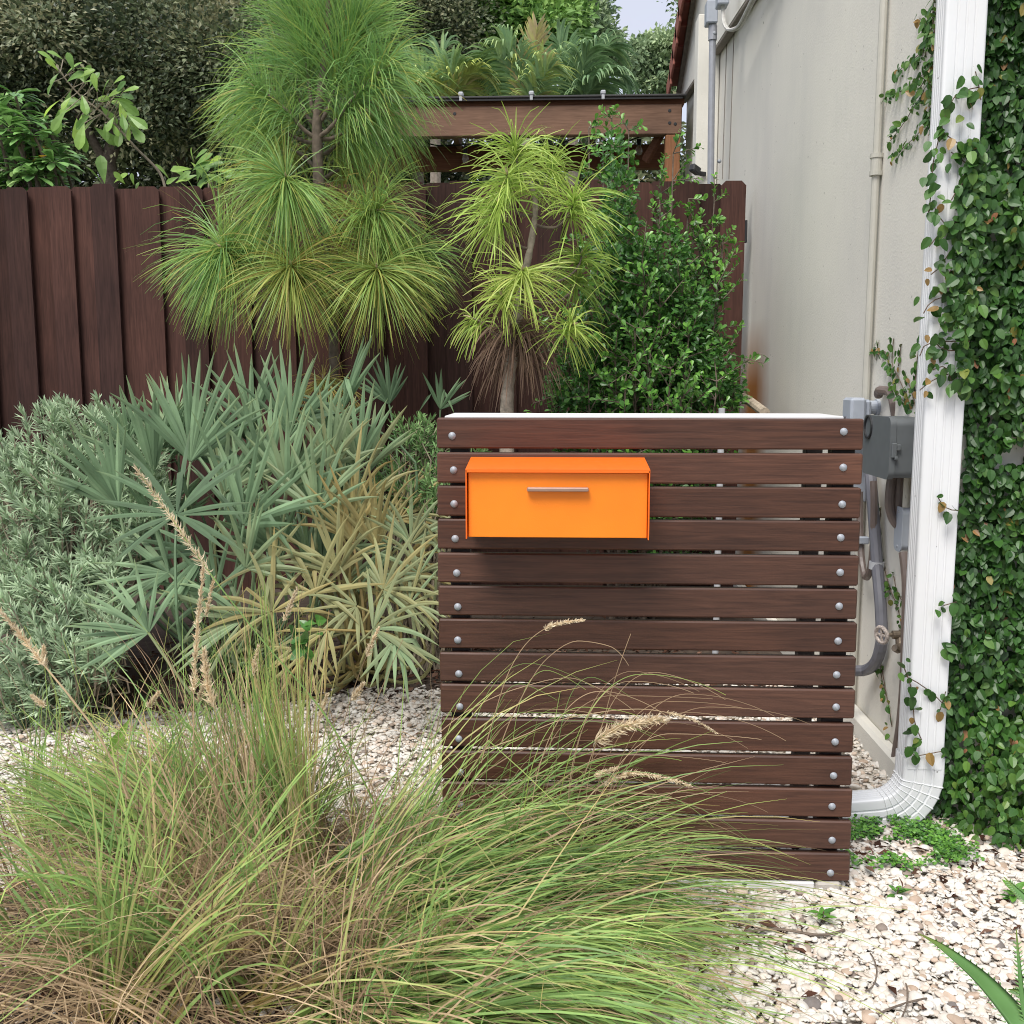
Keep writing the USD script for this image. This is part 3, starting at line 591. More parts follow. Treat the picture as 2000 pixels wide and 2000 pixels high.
pv = Thing('paver', 'small broken concrete paver under the right corner of the slatted screen', 'paver', at(1615, 1730, 2.25))
xa, xb = at(1591, 1730, SY)[0], at(1640, 1730, SY)[0]
pvm = cbox(xa, xb, SY - .006, SY + .18, -.03, zbot_s - .004, .006); pvm.vertices += meshkit.noise(pvm.vertices * 40)[:, None] * .004
pv.part('slab', pvm, M['paver'])

# ------------------------------------------------------------------ mailbox
mbx = Thing('mailbox', 'bright orange metal mailbox with a flat front and bar handle, hung on the screen', 'mailbox', at(1090, 985, 2.2))
MF, MBk = 2.105, SY - .002
zf, zk = at(1090, 917, MF)[2], at(1090, 893, MBk)[2]
xl_, xr_ = at(909, 918, MF)[0], at(1270, 918, MF)[0]; zl_ = at(1090, 1050, MF)[2]; t = .0022
def quadbox(p):          # p: 4 points of the outer face and thickness offset vector
    a, off = np.asarray(p[0], float), np.asarray(p[1], float); return trimesh.Trimesh(np.vstack([a, a + off])).convex_hull
hood = quadbox(([(xl_, MF, zf), (xr_, MF, zf), (xr_, MBk, zk), (xl_, MBk, zk)], (0, 0, -t)))
lip = cbox(xl_ + .0004, xr_ - .0004, MF, MF + t, zf - .007, zf - t, .0004)
mbx.part('hood', trimesh.util.concatenate([hood, lip]), M['orange_hood'])
for x0 in (xl_, xr_ - t):
    sp = quadbox(([(x0, MF, zf - t - .0002), (x0, MBk, zk - t - .0002), (x0, MBk, zl_ - .004), (x0, MF, zl_ - .004)], (t, 0, 0)))
    mbx.part('side_panel', sp, M['orange_hood'])
DY = MF + .012
xa, xb = at(915, 1000, DY)[0], at(1264, 1000, DY)[0]; zd = at(1090, 1050, DY)[2]
door = mbx.part('door', cbox(xa, xb, DY, DY + .004, zd, zf - .008, .0012), M['orange_door'])
mbx.part('body', cbox(xa + .004, xb - .004, DY + .006, MBk, zd + .003, zf - .010, .002), M['orange_hood'])
ha, hb = at(1029, 956, DY - .012), at(1150, 956, DY - .012)
mbx.part('handle', cbox(ha[0], hb[0], DY - .016, DY - .0005, ha[2] - .0045, ha[2] + .0045, .0022), M['handle'], parent=door)

# ------------------------------------------------------------------ pines
def needle_batch(tip, start, L_, n, tint, ts, droop, rng, width=.0042, lo=15, hi=75, term=.6):
    """needles along the last stretch of a shoot, leaving it at lo degrees (tip) to hi degrees (further back)"""
    tip, start = np.asarray(tip), np.asarray(start); s = tip - start; ln = min(np.linalg.norm(s), term * L_); s = unit(s)
    f = rng.random(n) ** 1.1; base = tip - s * (f * ln)[:, None]
    th = np.radians(lo + (hi - lo) * np.clip(.45 * f + .55 * rng.random(n) ** .75, 0, 1) + rng.normal(0, 7, n)); ph = rng.uniform(0, 2 * math.pi, n)
    a = np.array([0, 0, 1.0]) if abs(s[2]) < .9 else np.array([1.0, 0, 0]); u = unit(np.cross(s, a)); v = np.cross(s, u)
    d0 = s * np.cos(th)[:, None] + (u * np.cos(ph)[:, None] + v * np.sin(ph)[:, None]) * np.sin(th)[:, None]
    K = 6; t = np.linspace(0, 1, K); ll = L_ * np.where(rng.random(n) < .12, rng.uniform(.35, .7, n), rng.uniform(.75, 1.08, n)); dr = droop * rng.uniform(.4, 1.6, n); C = [base]; wob = rng.normal(0, .08, (n, 3))
    for k in range(1, K):
        d = unit(d0 + np.array([0, 0, -1.0]) * (dr * 2.0 * (t[k] - .1))[:, None] + wob * t[k]); C.append(C[-1] + d * (ll / (K - 1))[:, None])
    C = np.stack(C, 1); W = width * np.array([.9, 1, 1, .9, .7, .3])[None] * rng.uniform(.75, 1.25, n)[:, None]
    return C, W, np.clip(rng.normal(tint, ts, n) + np.where(rng.random(n) < .06, .35, 0), 0, 1)
def pine(name, label, Y, trunk, tufts, mat, seed, tr=.026, width=.0042, group=None, bark='bark', clear=None, nf=1.0, df=1.0, br=1.0):
    rng = np.random.default_rng(seed)
    th = Thing(name, label, 'pine tree', at(trunk[0][0], trunk[0][1], Y) * [1, 1, 0])
    tp = [at(x, y, Y) for x, y, r in trunk]; rr = [r * Y / FPX for *_, r in trunk]
    pts = smooth_path(tp, 40); q = np.interp(np.linspace(0, 1, 40), np.linspace(0, 1, len(rr)), rr)
    th.part('trunk', tube(MB(), pts, q * (1 + .08 * rng.normal(size=40)), 10), M[bark], smooth=True)
    tuftn = []
    for tip, start, L_, n, tint, droop, dy, lo, hi, term in tufts:
        a = at(*tip, Y + dy); b = at(*start, Y + dy * .3)
        mid = (a + b) / 2 + np.array([0, 0, .02])
        d = pts[np.argmin(np.linalg.norm(pts - b, axis=1))]
        th.part('branch', tube(MB(), smooth_path([d, b * .6 + d * .4, mid, a], 14), np.linspace(.011, .005, 14) * br, 6), M['bark'], smooth=True)
        m = MB(); C, W, v = needle_batch(a, b, L_, int(n * nf), tint, .13, droop * df, rng, width, lo, hi, term); 
        if clear:                      # bare stretch of trunk that no needles cross
            dv = C - EYE; dz = dv @ Fw; px = 1000 + FPX * (dv @ Rt) / dz; py = 1000 - FPX * (dv @ Up) / dz
            hit = ((np.abs(px - clear[0]) < clear[1]) & (py > clear[2]) & (py < clear[3]) & (dz < Y)).any(1) & (rng.random(len(C)) < .93); C, W, v = C[~hit], W[~hit], v[~hit]
        ribbons(m, C, W, v, rng=rng)
        th.part('needle_tuft', m, mat, kind='stuff')
        m = MB(); tube(m, [a, a + unit(a - mid) * .012, a + unit(a - mid) * .03], [.0055, .006, .001], 6, tint=.9); th.part('bud', m, M['bud'])
    return th, rng
M['bud'] = plain('pine_bud', (.42, .33, .20), .7, var=.3, scale=90)
T1 = [((583, 12), (612, 225), 0.35, 640, .20, .24, .05, 16, 62, 1.0), ((703, 36), (634, 230), 0.36, 640, .22, .24, .0, 16, 62, 1.0), ((646, -60), (634, 180), .40, 520, .20, .24, .12, 18, 62, 1.2),
      ((498, 168), (602, 262), .34, 330, .24, .5, -.05, 20, 85, .9), ((755, 130), (642, 255), .38, 460, .18, .55, -.12, 20, 90, .9), ((540, 120), (606, 240), .36, 260, .2, .5, .3, 20, 85, .9),
      ((478, 238), (606, 285), .30, 240, .38, .55, .12, 20, 85, .8), ((765, 225), (640, 275), .34, 280, .24, .65, .1, 25, 95, .8), ((710, 265), (632, 305), .33, 220, .42, .7, .3, 25, 95, .8),
      ((558, 290), (612, 325), .27, 80, .60, .6, .35, 25, 95, .6), ((690, 330), (632, 352), .27, 80, .64, .6, .35, 25, 95, .6),
      ((558, 345), (566, 420), .37, 620, .30, .45, -.25, 30, 128, .35), ((432, 482), (470, 520), .42, 720, .26, .42, -.1, 25, 125, .35), ((568, 515), (578, 580), .36, 520, .52, .38, -.25, 35, 130, .35),
      ((742, 410), (700, 430), .33, 420, .36, .45, -.1, 15, 110, .5), ((700, 420), (690, 470), .32, 130, .64, .5, .15, 40, 130, .35), ((736, 522), (742, 580), .36, 480, .48, .40, -.2, 35, 130, .35), ((806, 488), (790, 540), .34, 400, .30, .42, .1, 30, 125, .35),
      ((640, 420), (634, 470), .28, 90, .66, .5, .25, 40, 130, .35), ((632, 740), (640, 790), .22, 150, .76, .5, -.1, 40, 130, .3), ((660, 500), (650, 540), .28, 70, .66, .5, .3, 40, 130, .3)]
pine('pine_tree', 'large young pine with long drooping green needles in front of the brown fence', 4.7,
     [(668, 960, 11), (655, 780, 10), (650, 640, 9), (636, 500, 9), (622, 340, 12), (619, 250, 10), (632, 150, 7), (645, -100, 4)], T1, M['pine'], 11, width=.0036, clear=(620, 30, 228, 358), nf=1.2, df=1.3)
M['pine_young'] = blade('young_pine_needles', [(0, (.24, .40, .09)), (.5, (.44, .60, .13)), (1, (.60, .64, .18))], tip=(1.05, 1.0, .85), base=(.8, .85, .7), trans=.3, rough=.45)
T2 = [((1006, 284), (1012, 350), .24, 190, .5, .38, 0, 15, 120, .5), ((1078, 318), (1062, 380), .23, 130, .42, .5, .15, 15, 120, .4), ((990, 340), (1000, 420), .25, 170, .5, .36, -.12, 35, 128, .3), ((972, 400), (985, 470), .28, 210, .42, .38, -.05, 35, 130, .3),
      ((1122, 388), (1108, 450), .27, 200, .42, .36, 0, 25, 128, .3), ((1136, 497), (1125, 560), .20, 110, .32, .4, .1, 25, 125, .3), ((1128, 538), (1115, 600), .21, 100, .28, .45, .15, 35, 128, .3), ((1021, 527), (1022, 600), .24, 190, .68, .34, -.2, 30, 128, .3),
      ((980, 577), (996, 640), .19, 110, .6, .45, -.15, 30, 125, .3), ((918, 620), (950, 650), .18, 70, .5, .7, 0, 15, 100, .4), ((1119, 634), (1085, 665), .21, 120, .55, .45, -.1, 20, 125, .3)]
p2, rng2 = pine('pine_tree', 'smaller yellow green young pine with a skirt of dead needles beside the shrub', 4.2,
     [(990, 940, 14), (990, 800, 13), (996, 720, 13), (1008, 640, 12), (1020, 560, 10), (1038, 470, 7), (1046, 400, 6), (1014, 330, 4)], T2, M['pine_young'], 12, width=.0048, nf=.85, df=1.3, br=.65, bark='bark_grey', clear=(1036, 16, 395, 520))
m = MB()
for (px, py), n in (((1008, 655), 170), ((1028, 672), 90), ((1002, 690), 80)):
    b = at(px, py, 4.18); C, W, v = needle_batch(b + np.array([0, 0, -.04]), b + np.array([0, 0, .06]), .30, n, .5, .25, 1.9, rng2, .004, 60, 150); ribbons(m, C, W, v, rng=rng2)
p2.part('dead_needle_skirt', m, M['dead_needle'], kind='stuff', label='brown skirt of dead hanging needles')

# ------------------------------------------------------------------ glossy shrub by the wall
rng = np.random.default_rng(21)
sh = Thing('shrub', 'dense dark green shrub with small glossy leaves, between pine and wall', 'shrub', at(1235, 900, 4.95) * [1, 1, 0])
ends = [(1195, 232, 0), (1178, 262, .1), (1228, 255, -.1), (1150, 250, .2), (1315, 300, -.2), (1290, 330, .1), (1345, 388, 0), (1395, 395, .1), (1410, 478, -.1), (1370, 440, .1), (1290, 400, -.3), (1210, 410, -.3),
        (1330, 560, -.4), (1390, 520, -.2), (1255, 500, -.5), (1180, 520, -.35), (1130, 470, 0), (1345, 660, -.5), (1290, 600, -.5), (1435, 750, -.3), (1400, 745, -.55), (1310, 720, -.65), (1240, 640, -.6), (1180, 640, -.5),
        (1110, 700, -.3), (1150, 740, -.5), (1220, 750, -.65), (1275, 770, -.7), (1350, 790, -.6), (1080, 770, -.2), (1100, 590, 0), (1240, 430, .1), (1160, 590, -.4), (1390, 640, 0), (1270, 690, -.6), (1330, 780, -.7), (1200, 700, -.6), (1195, 340, 0), (1260, 560, -.5), (1320, 470, -.2), (1412, 470, -.1), (1400, 560, -.3), (1365, 500, -.2), (1420, 690, -.4), (1355, 430, 0)]
LP, LD, LN, LS, LT = [], [], [], [], []; stems = MB()
base = at(1240, 1000, 4.95); base[2] = 0
def leafy_twig(a, b, n, size, tint):
    t = np.linspace(.15, 1.0, n)[:, None]; p = a + (b - a) * t; ax = unit(b - a); rv = rng.normal(size=(n, 3)); out = unit(rv - ax * (rv @ ax)[:, None])
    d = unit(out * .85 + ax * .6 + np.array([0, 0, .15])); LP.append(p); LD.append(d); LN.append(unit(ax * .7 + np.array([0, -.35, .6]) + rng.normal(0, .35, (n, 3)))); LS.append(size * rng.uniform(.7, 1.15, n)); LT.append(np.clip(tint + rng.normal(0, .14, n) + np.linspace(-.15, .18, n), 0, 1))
for ex, ey, dy in ends:
    e = at(ex, ey, 4.95 + dy); mid = base * .35 + e * .65; mid[2] = base[2] * .5 + e[2] * .5 - .05; mid[:2] = base[:2] + (e[:2] - base[:2]) * .72
    P = smooth_path([base + rng.normal(0, .05, 3) * [1, 1, 0], mid, e], 20); tube(stems, P, np.linspace(.011, .003, 20), 5, False)
    hi = ey < 480; k0 = 9 if hi else 8
    for k in range(k0, 20):
        for _ in range(2 if hi else 3):
            d = unit(unit(P[k] - P[k - 1]) * .7 + rng.normal(0, .75, 3) + np.array([0, -.25, .25])); q = P[k] + d * rng.uniform(.07, .17) * (.75 if hi else 1.1); tube(stems, [P[k], q], [.003, .0015], 4, False)
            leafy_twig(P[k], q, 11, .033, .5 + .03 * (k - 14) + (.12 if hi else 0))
SB = [(1240, 560, 75, 95), (1200, 470, 50, 80), (1290, 620, 80, 90), (1250, 700, 110, 90), (1340, 740, 70, 60), (1180, 640, 60, 110), (1130, 740, 60, 60), (1300, 500, 50, 60), (1210, 380, 30, 60), (1370, 760, 65, 40), (1150, 780, 80, 40), (1200, 300, 22, 50), (1265, 780, 100, 30), (1350, 600, 45, 60), (1390, 720, 45, 60), (1330, 680, 70, 70), (1425, 760, 25, 30)]
for bx, by, ax_, ay_ in SB:
    n = int(ax_ * ay_ * .17); d = unit(rng.normal(size=(n, 3))) * (.45 + .6 * rng.random((n, 1)) ** .7); c = np.array([at(bx + q[0] * ax_, by - q[2] * ay_, 4.72 + .3 * q[1]) for q in d])
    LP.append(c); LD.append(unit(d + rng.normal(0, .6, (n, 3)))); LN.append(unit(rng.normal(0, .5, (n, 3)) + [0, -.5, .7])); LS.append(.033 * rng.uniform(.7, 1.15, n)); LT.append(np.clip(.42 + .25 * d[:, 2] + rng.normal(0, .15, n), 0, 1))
m = MB()
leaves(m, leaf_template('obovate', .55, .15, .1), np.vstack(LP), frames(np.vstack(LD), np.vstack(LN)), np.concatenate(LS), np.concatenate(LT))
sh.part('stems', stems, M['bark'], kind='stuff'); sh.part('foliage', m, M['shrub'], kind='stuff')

# ------------------------------------------------------------------ saw palmetto
rngp = np.random.default_rng(31)
def fan(th, hub, L_, mean, half, n, nrm, tint, base, droop=.15, width=.021, cup=.25, ragged=.12):
    """hub, segment length, mean direction and half opening (degrees in the fan plane), facing nrm"""
    nrm = unit(nrm); u = unit(np.cross([0, 0, 1.0], nrm)); u = -u if u[0] < 0 else u; w = np.cross(nrm, u); w = -w if w[2] < 0 else w
    a = np.radians(np.linspace(mean - half, mean + half, n) + rngp.normal(0, half * .9 / n, n)); f = 1 - .16 * np.abs(np.linspace(-1, 1, n)) ** 2
    d0 = u * np.cos(a)[:, None] + w * np.sin(a)[:, None] + nrm * (cup + rngp.normal(0, ragged, n))[:, None]; d0 = unit(d0)
    K = 8; t = np.linspace(0, 1, K); ll = L_ * f * rngp.uniform(.82, 1.06, n); C = [np.repeat(hub[None], n, 0) + d0 * .004]
    dr = droop * rngp.uniform(.3, 2.0, n); broken = rngp.random(n) < .07
    for k in range(1, K):
        g = dr * 1.6 * t[k] + np.where(broken & (t[k] > .55), 1.2, 0); d = unit(d0 + np.array([0, 0, -1.0]) * g[:, None]); C.append(C[-1] + d * (ll / (K - 1))[:, None])
    C = np.stack(C, 1); W = width * (L_ / .40) ** .6 * np.array([.22, .62, .95, 1.0, .9, .72, .45, .06])[None] * rngp.uniform(.8, 1.12, n)[:, None]
    W[:, 1] = np.maximum(W[:, 1], ll / (K - 1) * np.radians(2 * half / n) * 1.15)
    S = np.cross(d0, nrm)
    m = MB(); ribbons(m, C, W, np.clip(tint + rngp.normal(0, .045) + rngp.normal(0, .05, n), 0, 1), side=unit(S), fold=.20)
    fp = th.part('fan_leaf', m, M['palmetto'])
    back = -(u * math.cos(math.radians(mean)) + w * math.sin(math.radians(mean)))
    b = base + rngp.normal(0, .06, 3) * [1, 1, 0]
    mid = hub + unit(back * .6 + np.array([0, 0, -.5])) * np.linalg.norm(hub - b) * .35
    th.part('petiole', tube(MB(), smooth_path([hub, mid, b], 14), np.linspace(.0045, .008, 14), 6, tint=min(1, tint + .1)), M['palmetto'], parent=fp)
palm1 = Thing('palmetto', 'large silvery saw palmetto with stiff fan leaves in the middle of the bed', 'palmetto', at(470, 1300, 3.75) * [1, 1, 0])
palm2 = Thing('palmetto', 'yellowing dry saw palmetto close to the left edge of the screen', 'palmetto', at(720, 1290, 3.55) * [1, 1, 0])
B1 = np.array([*(at(470, 1290, 4.05)[:2]), .03]); B2 = np.array([*(at(715, 1290, 4.0)[:2]), .03])
# hub px,py,Y, radius px, mean angle, half, n, normal, tint
FANS1 = [(372, 902, 3.55, 225, 82, 62, 15, (.1, -1, .25), .28), (232, 992, 3.45, 195, 118, 50, 13, (.2, -1, .3), .25), (345, 1005, 3.25, 200, 100, 150, 17, (0, -.8, .65), .08), (476, 1026, 3.4, 215, 70, 75, 14, (-.2, -1, .3), .2),
         (565, 853, 3.9, 190, 82, 52, 12, (-.1, -1, .2), .22), (490, 832, 4.0, 165, 96, 48, 11, (.1, -1, .2), .26), (670, 800, 3.95, 175, 62, 14, 8, (-.3, -1, .1), .18), (668, 803, 3.95, 130, 185, 40, 7, (-.1, -.6, .6), .1),
         (618, 1000, 3.45, 170, 92, 75, 13, (-.2, -1, .3), .32), (290, 1236, 3.05, 175, 150, 78, 15, (.1, -.8, .6), .36), (440, 960, 3.6, 200, 66, 50, 12, (-.2, -1, .2), .3), (300, 930, 3.75, 200, 112, 46, 12, (.2, -1, .2), .24),
         (520, 940, 3.6, 190, 100, 55, 12, (0, -1, .3), .3), (560, 960, 3.55, 180, 75, 60, 12, (-.1, -1, .2), .34), (250, 860, 4.0, 110, 90, 50, 10, (.1, -1, .2), .22), (640, 915, 3.7, 160, 75, 60, 12, (-.1, -1, .2), .33), (400, 1080, 3.35, 160, 210, 70, 11, (.1, -.8, .6), .2),
         (330, 1120, 3.25, 160, 160, 70, 11, (.1, -.9, .5), .25), (420, 1160, 3.3, 150, 120, 90, 12, (.1, -.9, .4), .30), (700, 905, 3.8, 170, 95, 55, 11, (-.1, -1, .2), .27), (760, 790, 4.4, 95, 100, 60, 12, (0, -1, .3), .12), (860, 800, 4.5, 90, 75, 60, 10, (0, -1, .3), .1), (620, 870, 4.0, 170, 60, 45, 10, (-.2, -1, .2), .25), (480, 1110, 3.3, 150, 60, 80, 11, (0, -1, .3), .33)]
FANS2 = [(476, 1210, 3.1, 175, 175, 60, 11, (.1, -.8, .6), .42), (530, 1196, 3.1, 160, 120, 110, 12, (0, -.9, .5), .58), (616, 1160, 3.15, 160, 75, 100, 14, (-.1, -.9, .45), .58), (600, 1276, 3.0, 90, 250, 100, 8, (0, -.9, .5), .72), (530, 1098, 3.2, 130, 60, 140, 9, (0, -.9, .5), .48),
         (722, 912, 3.7, 140, 95, 60, 10, (0, -1, .3), .3), (748, 1152, 3.1, 150, 40, 100, 15, (-.2, -.9, .5), .55), (697, 1184, 3.1, 110, 200, 100, 10, (0, -.8, .6), .52), (802, 1062, 3.25, 120, 80, 70, 13, (-.1, -1, .3), .52), (735, 1070, 3.3, 165, 92, 30, 12, (0, -1, .2), .66), (690, 1060, 3.3, 150, 105, 35, 11, (0, -1, .2), .72),
         (728, 1230, 3.0, 150, 15, 90, 12, (-.2, -.8, .6), .42), (800, 1180, 3.05, 110, 20, 90, 11, (-.2, -.9, .5), .5), (660, 1120, 3.2, 150, 110, 60, 12, (0, -1, .4), .6), (770, 1250, 2.95, 120, 300, 60, 9, (-.1, -.8, .6), .38), (690, 1010, 3.45, 170, 85, 45, 11, (0, -1, .2), .62), (820, 1120, 3.2, 110, 110, 90, 10, (0, -1, .4), .45), (640, 1230, 3.0, 130, 235, 60, 9, (0, -.8, .6), .68)]
rp_ = np.random.default_rng(33)
FANS1 = [(x, y, Y + .12, r * .92, m_, h * (.72 if h < 85 and y < 1000 else .9), n, nn, tt) for x, y, Y, r, m_, h, n, nn, tt in FANS1]
for _ in range(26):
    x, y = rp_.uniform(240, 690), rp_.uniform(860, 1130); FANS1.append((x, y, 3.55 + .75 * (1150 - y) / 300 + rp_.uniform(0, .3), rp_.uniform(115, 185), 90 + (450 - x) * .12 + rp_.normal(0, 22), rp_.uniform(24, 52), int(rp_.integers(9, 14)), (rp_.normal(0, .6), -1, rp_.normal(.2, .55)), float(np.clip(rp_.normal(.16, .12), .0, .42))))
for _ in range(14):
    x, y = rp_.uniform(640, 815), rp_.uniform(1000, 1250); FANS2.append((x, y, 3.45 + rp_.uniform(0, .4), rp_.uniform(100, 150), 90 + (730 - x) * .3 + rp_.normal(0, 45), rp_.uniform(30, 80), int(rp_.integers(8, 13)), (rp_.normal(0, .5), -1, rp_.normal(.3, .4)), float(np.clip(rp_.normal(.58, .13), .3, 1))))
FANS2 = [(x, y, Y + .25, r, m_, h, n, nn, tt) for x, y, Y, r, m_, h, n, nn, tt in FANS2]
for th, fl, B in ((palm1, FANS1, B1), (palm2, FANS2, B2)):
    for px, py, Y, rp, mean, half, n, nrm, tint in fl:
        fan(th, at(px, py, Y), rp * Y / FPX * 1.08, mean, half, n, nrm, tint, B, droop=.14 if tint < .4 else .26, width=.024 if tint < .4 else .020)

# ------------------------------------------------------------------ silver and green soft-leaved shrubs
def rosettes(th, tips, mat, seed, L_=.062, n=26, width=.0075, run=.10, root=None, up=.8, tint=.5):
    rng = np.random.default_rng(seed); m, st = MB(), MB()
    for p, out in tips:
        ax = unit(np.array(out) + np.array([0, 0, up]) + rng.normal(0, .25, 3)); f = rng.random(n); base = p - ax * (f * run)[:, None]
        ph = rng.uniform(0, 6.283, n); a = np.array([1.0, 0, 0]); u = unit(np.cross(ax, a)); v = np.cross(ax, u); th_ = np.radians(15 + 60 * f + rng.normal(0, 12, n))
        d = ax * np.cos(th_)[:, None] + (u * np.cos(ph)[:, None] + v * np.sin(ph)[:, None]) * np.sin(th_)[:, None]; ll = L_ * rng.uniform(.6, 1.1, n) * (1 - .35 * (1 - f))
        K = 5; C = [base]
        curl = rng.normal(.25, .35, n)
        for k in range(1, K): C.append(C[-1] + unit(d + (np.array([0, 0, -.6]) * curl[:, None] + (d - ax) * .2) * (k / K)) * (ll / (K - 1))[:, None])
        C = np.stack(C, 1); W = width * np.array([.5, .9, 1, .8, .15])[None] * rng.uniform(.8, 1.2, n)[:, None]
        ribbons(m, C, W, np.clip(tint + rng.normal(0, .2, n) - .35 * (f - .4), 0, 1), side=unit(np.cross(d, ax) + rng.normal(0, .2, (n, 3))), fold=.12)
        r_ = root + rng.normal(0, .08, 3) * [1, 1, 0] if root is not None else p - ax * .4
        tube(st, smooth_path([p, p - ax * .18, r_ * .5 + p * .5 - np.array([0, 0, .1]), r_], 8), np.linspace(.0025, .006, 8), 4, False, tint=.3)
    th.part('stems', st, M['twig'], kind='stuff'); th.part('foliage', m, mat, kind='stuff')
rngl = np.random.default_rng(41)
lav = Thing('silver_shrub', 'silvery grey green soft-leaved shrub at the left edge, against the fence', 'shrub', at(120, 1350, 3.7) * [1, 1, 0])
tips = []
poly = Polygon([(-40, 850), (40, 800), (110, 775), (210, 775), (250, 830), (330, 850), (330, 960), (250, 1060), (240, 1150), (230, 1250), (150, 1380), (60, 1420), (-40, 1420)])
from shapely.geometry import Point
while len(tips) < 600:
    x, y = rngl.uniform(-60, 335), rngl.uniform(770, 1420)
    if not poly.contains(Point(x, y)): continue
    Yd = 4.15 - .95 * np.clip((y - 780) / 480, 0, 1) + rngl.uniform(-.05, .35); tips.append((at(x, y, Yd), ((x - 150) / 300, -.45, .1)))
rosettes(lav, tips, M['lavender'], 42, L_=.074, width=.0068, n=38, tint=.62, up=1.25, root=np.array([*at(120, 1200, 3.7)[:2], 0]))
herb = Thing('green_shrub', 'fresh green narrow-leaved bush just left of the screen top', 'shrub', at(800, 1000, 4.1) * [1, 1, 0])
tips = []
while len(tips) < 130:
    x, y = rngl.uniform(735, 960), rngl.uniform(800, 985)
    if y < 800 + abs(x - 805) * .35: continue
    tips.append((at(x, y, 4.2 - (y - 800) / 500 + rngl.uniform(0, .3)), ((x - 805) / 200, -.3, .2)))
rosettes(herb, tips, M['herb'], 43, L_=.058, width=.008, n=22, root=np.array([*at(810, 1000, 4.1)[:2], 0]))
wd = Thing('weed', 'broad-leaved green weed sprouting between the dry palmetto fans', 'weed', at(605, 1240, 2.95) * [1, 1, 0])
m = MB(); P = [at(590 + rngl.uniform(-20, 30), 1210 + i * 7, 2.93) for i in range(12)]
leaves(m, leaf_template('heart', .6, .1, .2), np.array(P), frames(rngl.normal(0, 1, (12, 3)) + [0, -.3, .1], rngl.normal(0, .4, (12, 3)) + [0, -.5, 1]), rngl.uniform(.04, .065, 12), rngl.uniform(.2, .7, 12)); wd.part('foliage', m, M['shrub'])
wd.part('stem', T_([at(602, 1310, 2.95) * [1, 1, 0], at(600, 1200, 2.95)], .003, 5), M['ivy_stem'])

# ------------------------------------------------------------------ grasses
def clump(name, label, root, groups, seed):
    """groups: (blades, sheaves, spread of roots, mean direction, jitter between sheaves, jitter inside one, length, droop, tint, tint sd, material, width)"""
    rng = np.random.default_rng(seed); th = Thing(name, label, 'ornamental grass', (*root, 0)); ms = {}
    for n, nb, sp, dirn, jit, jin, ll, droop, tint, ts, mat, width in groups:
        kb = rng.integers(0, nb, n); B0 = rng.normal(0, 1, (nb, 3)) * [sp[0], sp[1], 0]; D0 = np.array(dirn) + rng.normal(0, 1, (nb, 3)) * np.broadcast_to(jit, 3); Q = rng.uniform(.55, 1.4, nb); Tn = rng.normal(tint, ts * .7, nb); Ln = rng.uniform(.78, 1.05, nb)
        b = np.array([*root, 0.0]) + B0[kb] + rng.normal(0, .016, (n, 3)) * [1, 1, 0]; b[:, 2] = 0
        d0 = unit(unit(D0[kb]) + rng.normal(0, jin, (n, 3))); d0[:, 2] = np.abs(d0[:, 2])
        lens = ll * Ln[kb] * rng.uniform(.55, 1.1, n); K = 10; C = [b]; dr = droop * Q[kb] * rng.uniform(.75, 1.25, n); sway = rng.normal(0, .05, (n, 3)); kink = np.where(rng.random(n) < .06, rng.integers(4, 9, n), 99); kd = rng.normal(0, .8, (n, 3))
        for k in range(1, K):
            t = k / (K - 1); d = unit(d0 + (np.array([0, 0, -1.0]) * dr[:, None] + sway) * (t ** 1.5) * 2 + kd * (k >= kink)[:, None])
            nx = C[-1] + d * (lens / (K - 1))[:, None]; nx[:, 2] = np.maximum(nx[:, 2], .006 + .02 * rng.random(n)); C.append(nx)
        C = np.stack(C, 1); W = width * np.array([.75, .95, 1, 1, .95, .88, .76, .6, .38, .1])[None] * rng.uniform(.6, 1.3, n)[:, None]
        ribbons(ms.setdefault(mat, MB()), C, W, np.clip(Tn[kb] + rng.normal(0, ts * .7, n), 0, 1), rng=rng)
    for mat, m in ms.items(): th.part({'grass': 'green_blades', 'straw': 'dead_blades'}[mat], m, M[mat], kind='stuff')
    return th
G, S_ = 'grass', 'straw'
cA = clump('grass_clump', 'grass clump at the left edge leaning left over pale gravel', (-.80, 2.18), [(520, 13, (.09, .08), (-.62, .05, .95), .10, .05, .54, .34, .55, .22, G, .0058), (130, 6, (.05, .05), (-.85, 0, .85), .08, .05, .64, .30, .62, .2, G, .0058), (640, 100, (.20, .14), (-.5, -.05, .5), .38, .12, .54, .55, .5, .28, S_, .0026), (110, 12, (.09, .08), (.05, .1, 1), .22, .06, .62, .3, .55, .25, G, .0044), (120, 14, (.09, .08), (-.05, .1, 1), .25, .06, .58, .3, .65, .25, S_, .0034)], 51)
cB = clump('grass_clump', 'upright grass clump, tallest in the middle of the foreground grasses', (-.655, 2.30), [(250, 13, (.060, .07), (-.10, .03, 1), (.075, .08, .05), .04, .72, .14, .64, .25, G, .0046), (120, 12, (.06, .08), (-.10, .03, 1), .09, .05, .66, .22, .62, .28, S_, .0032), (420, 70, (.18, .12), (0, -.2, .55), .42, .12, .46, .5, .5, .28, S_, .0026), (70, 12, (.07, .07), (.40, .02, .9), .2, .06, .46, .4, .55, .25, G, .0044)], 52)
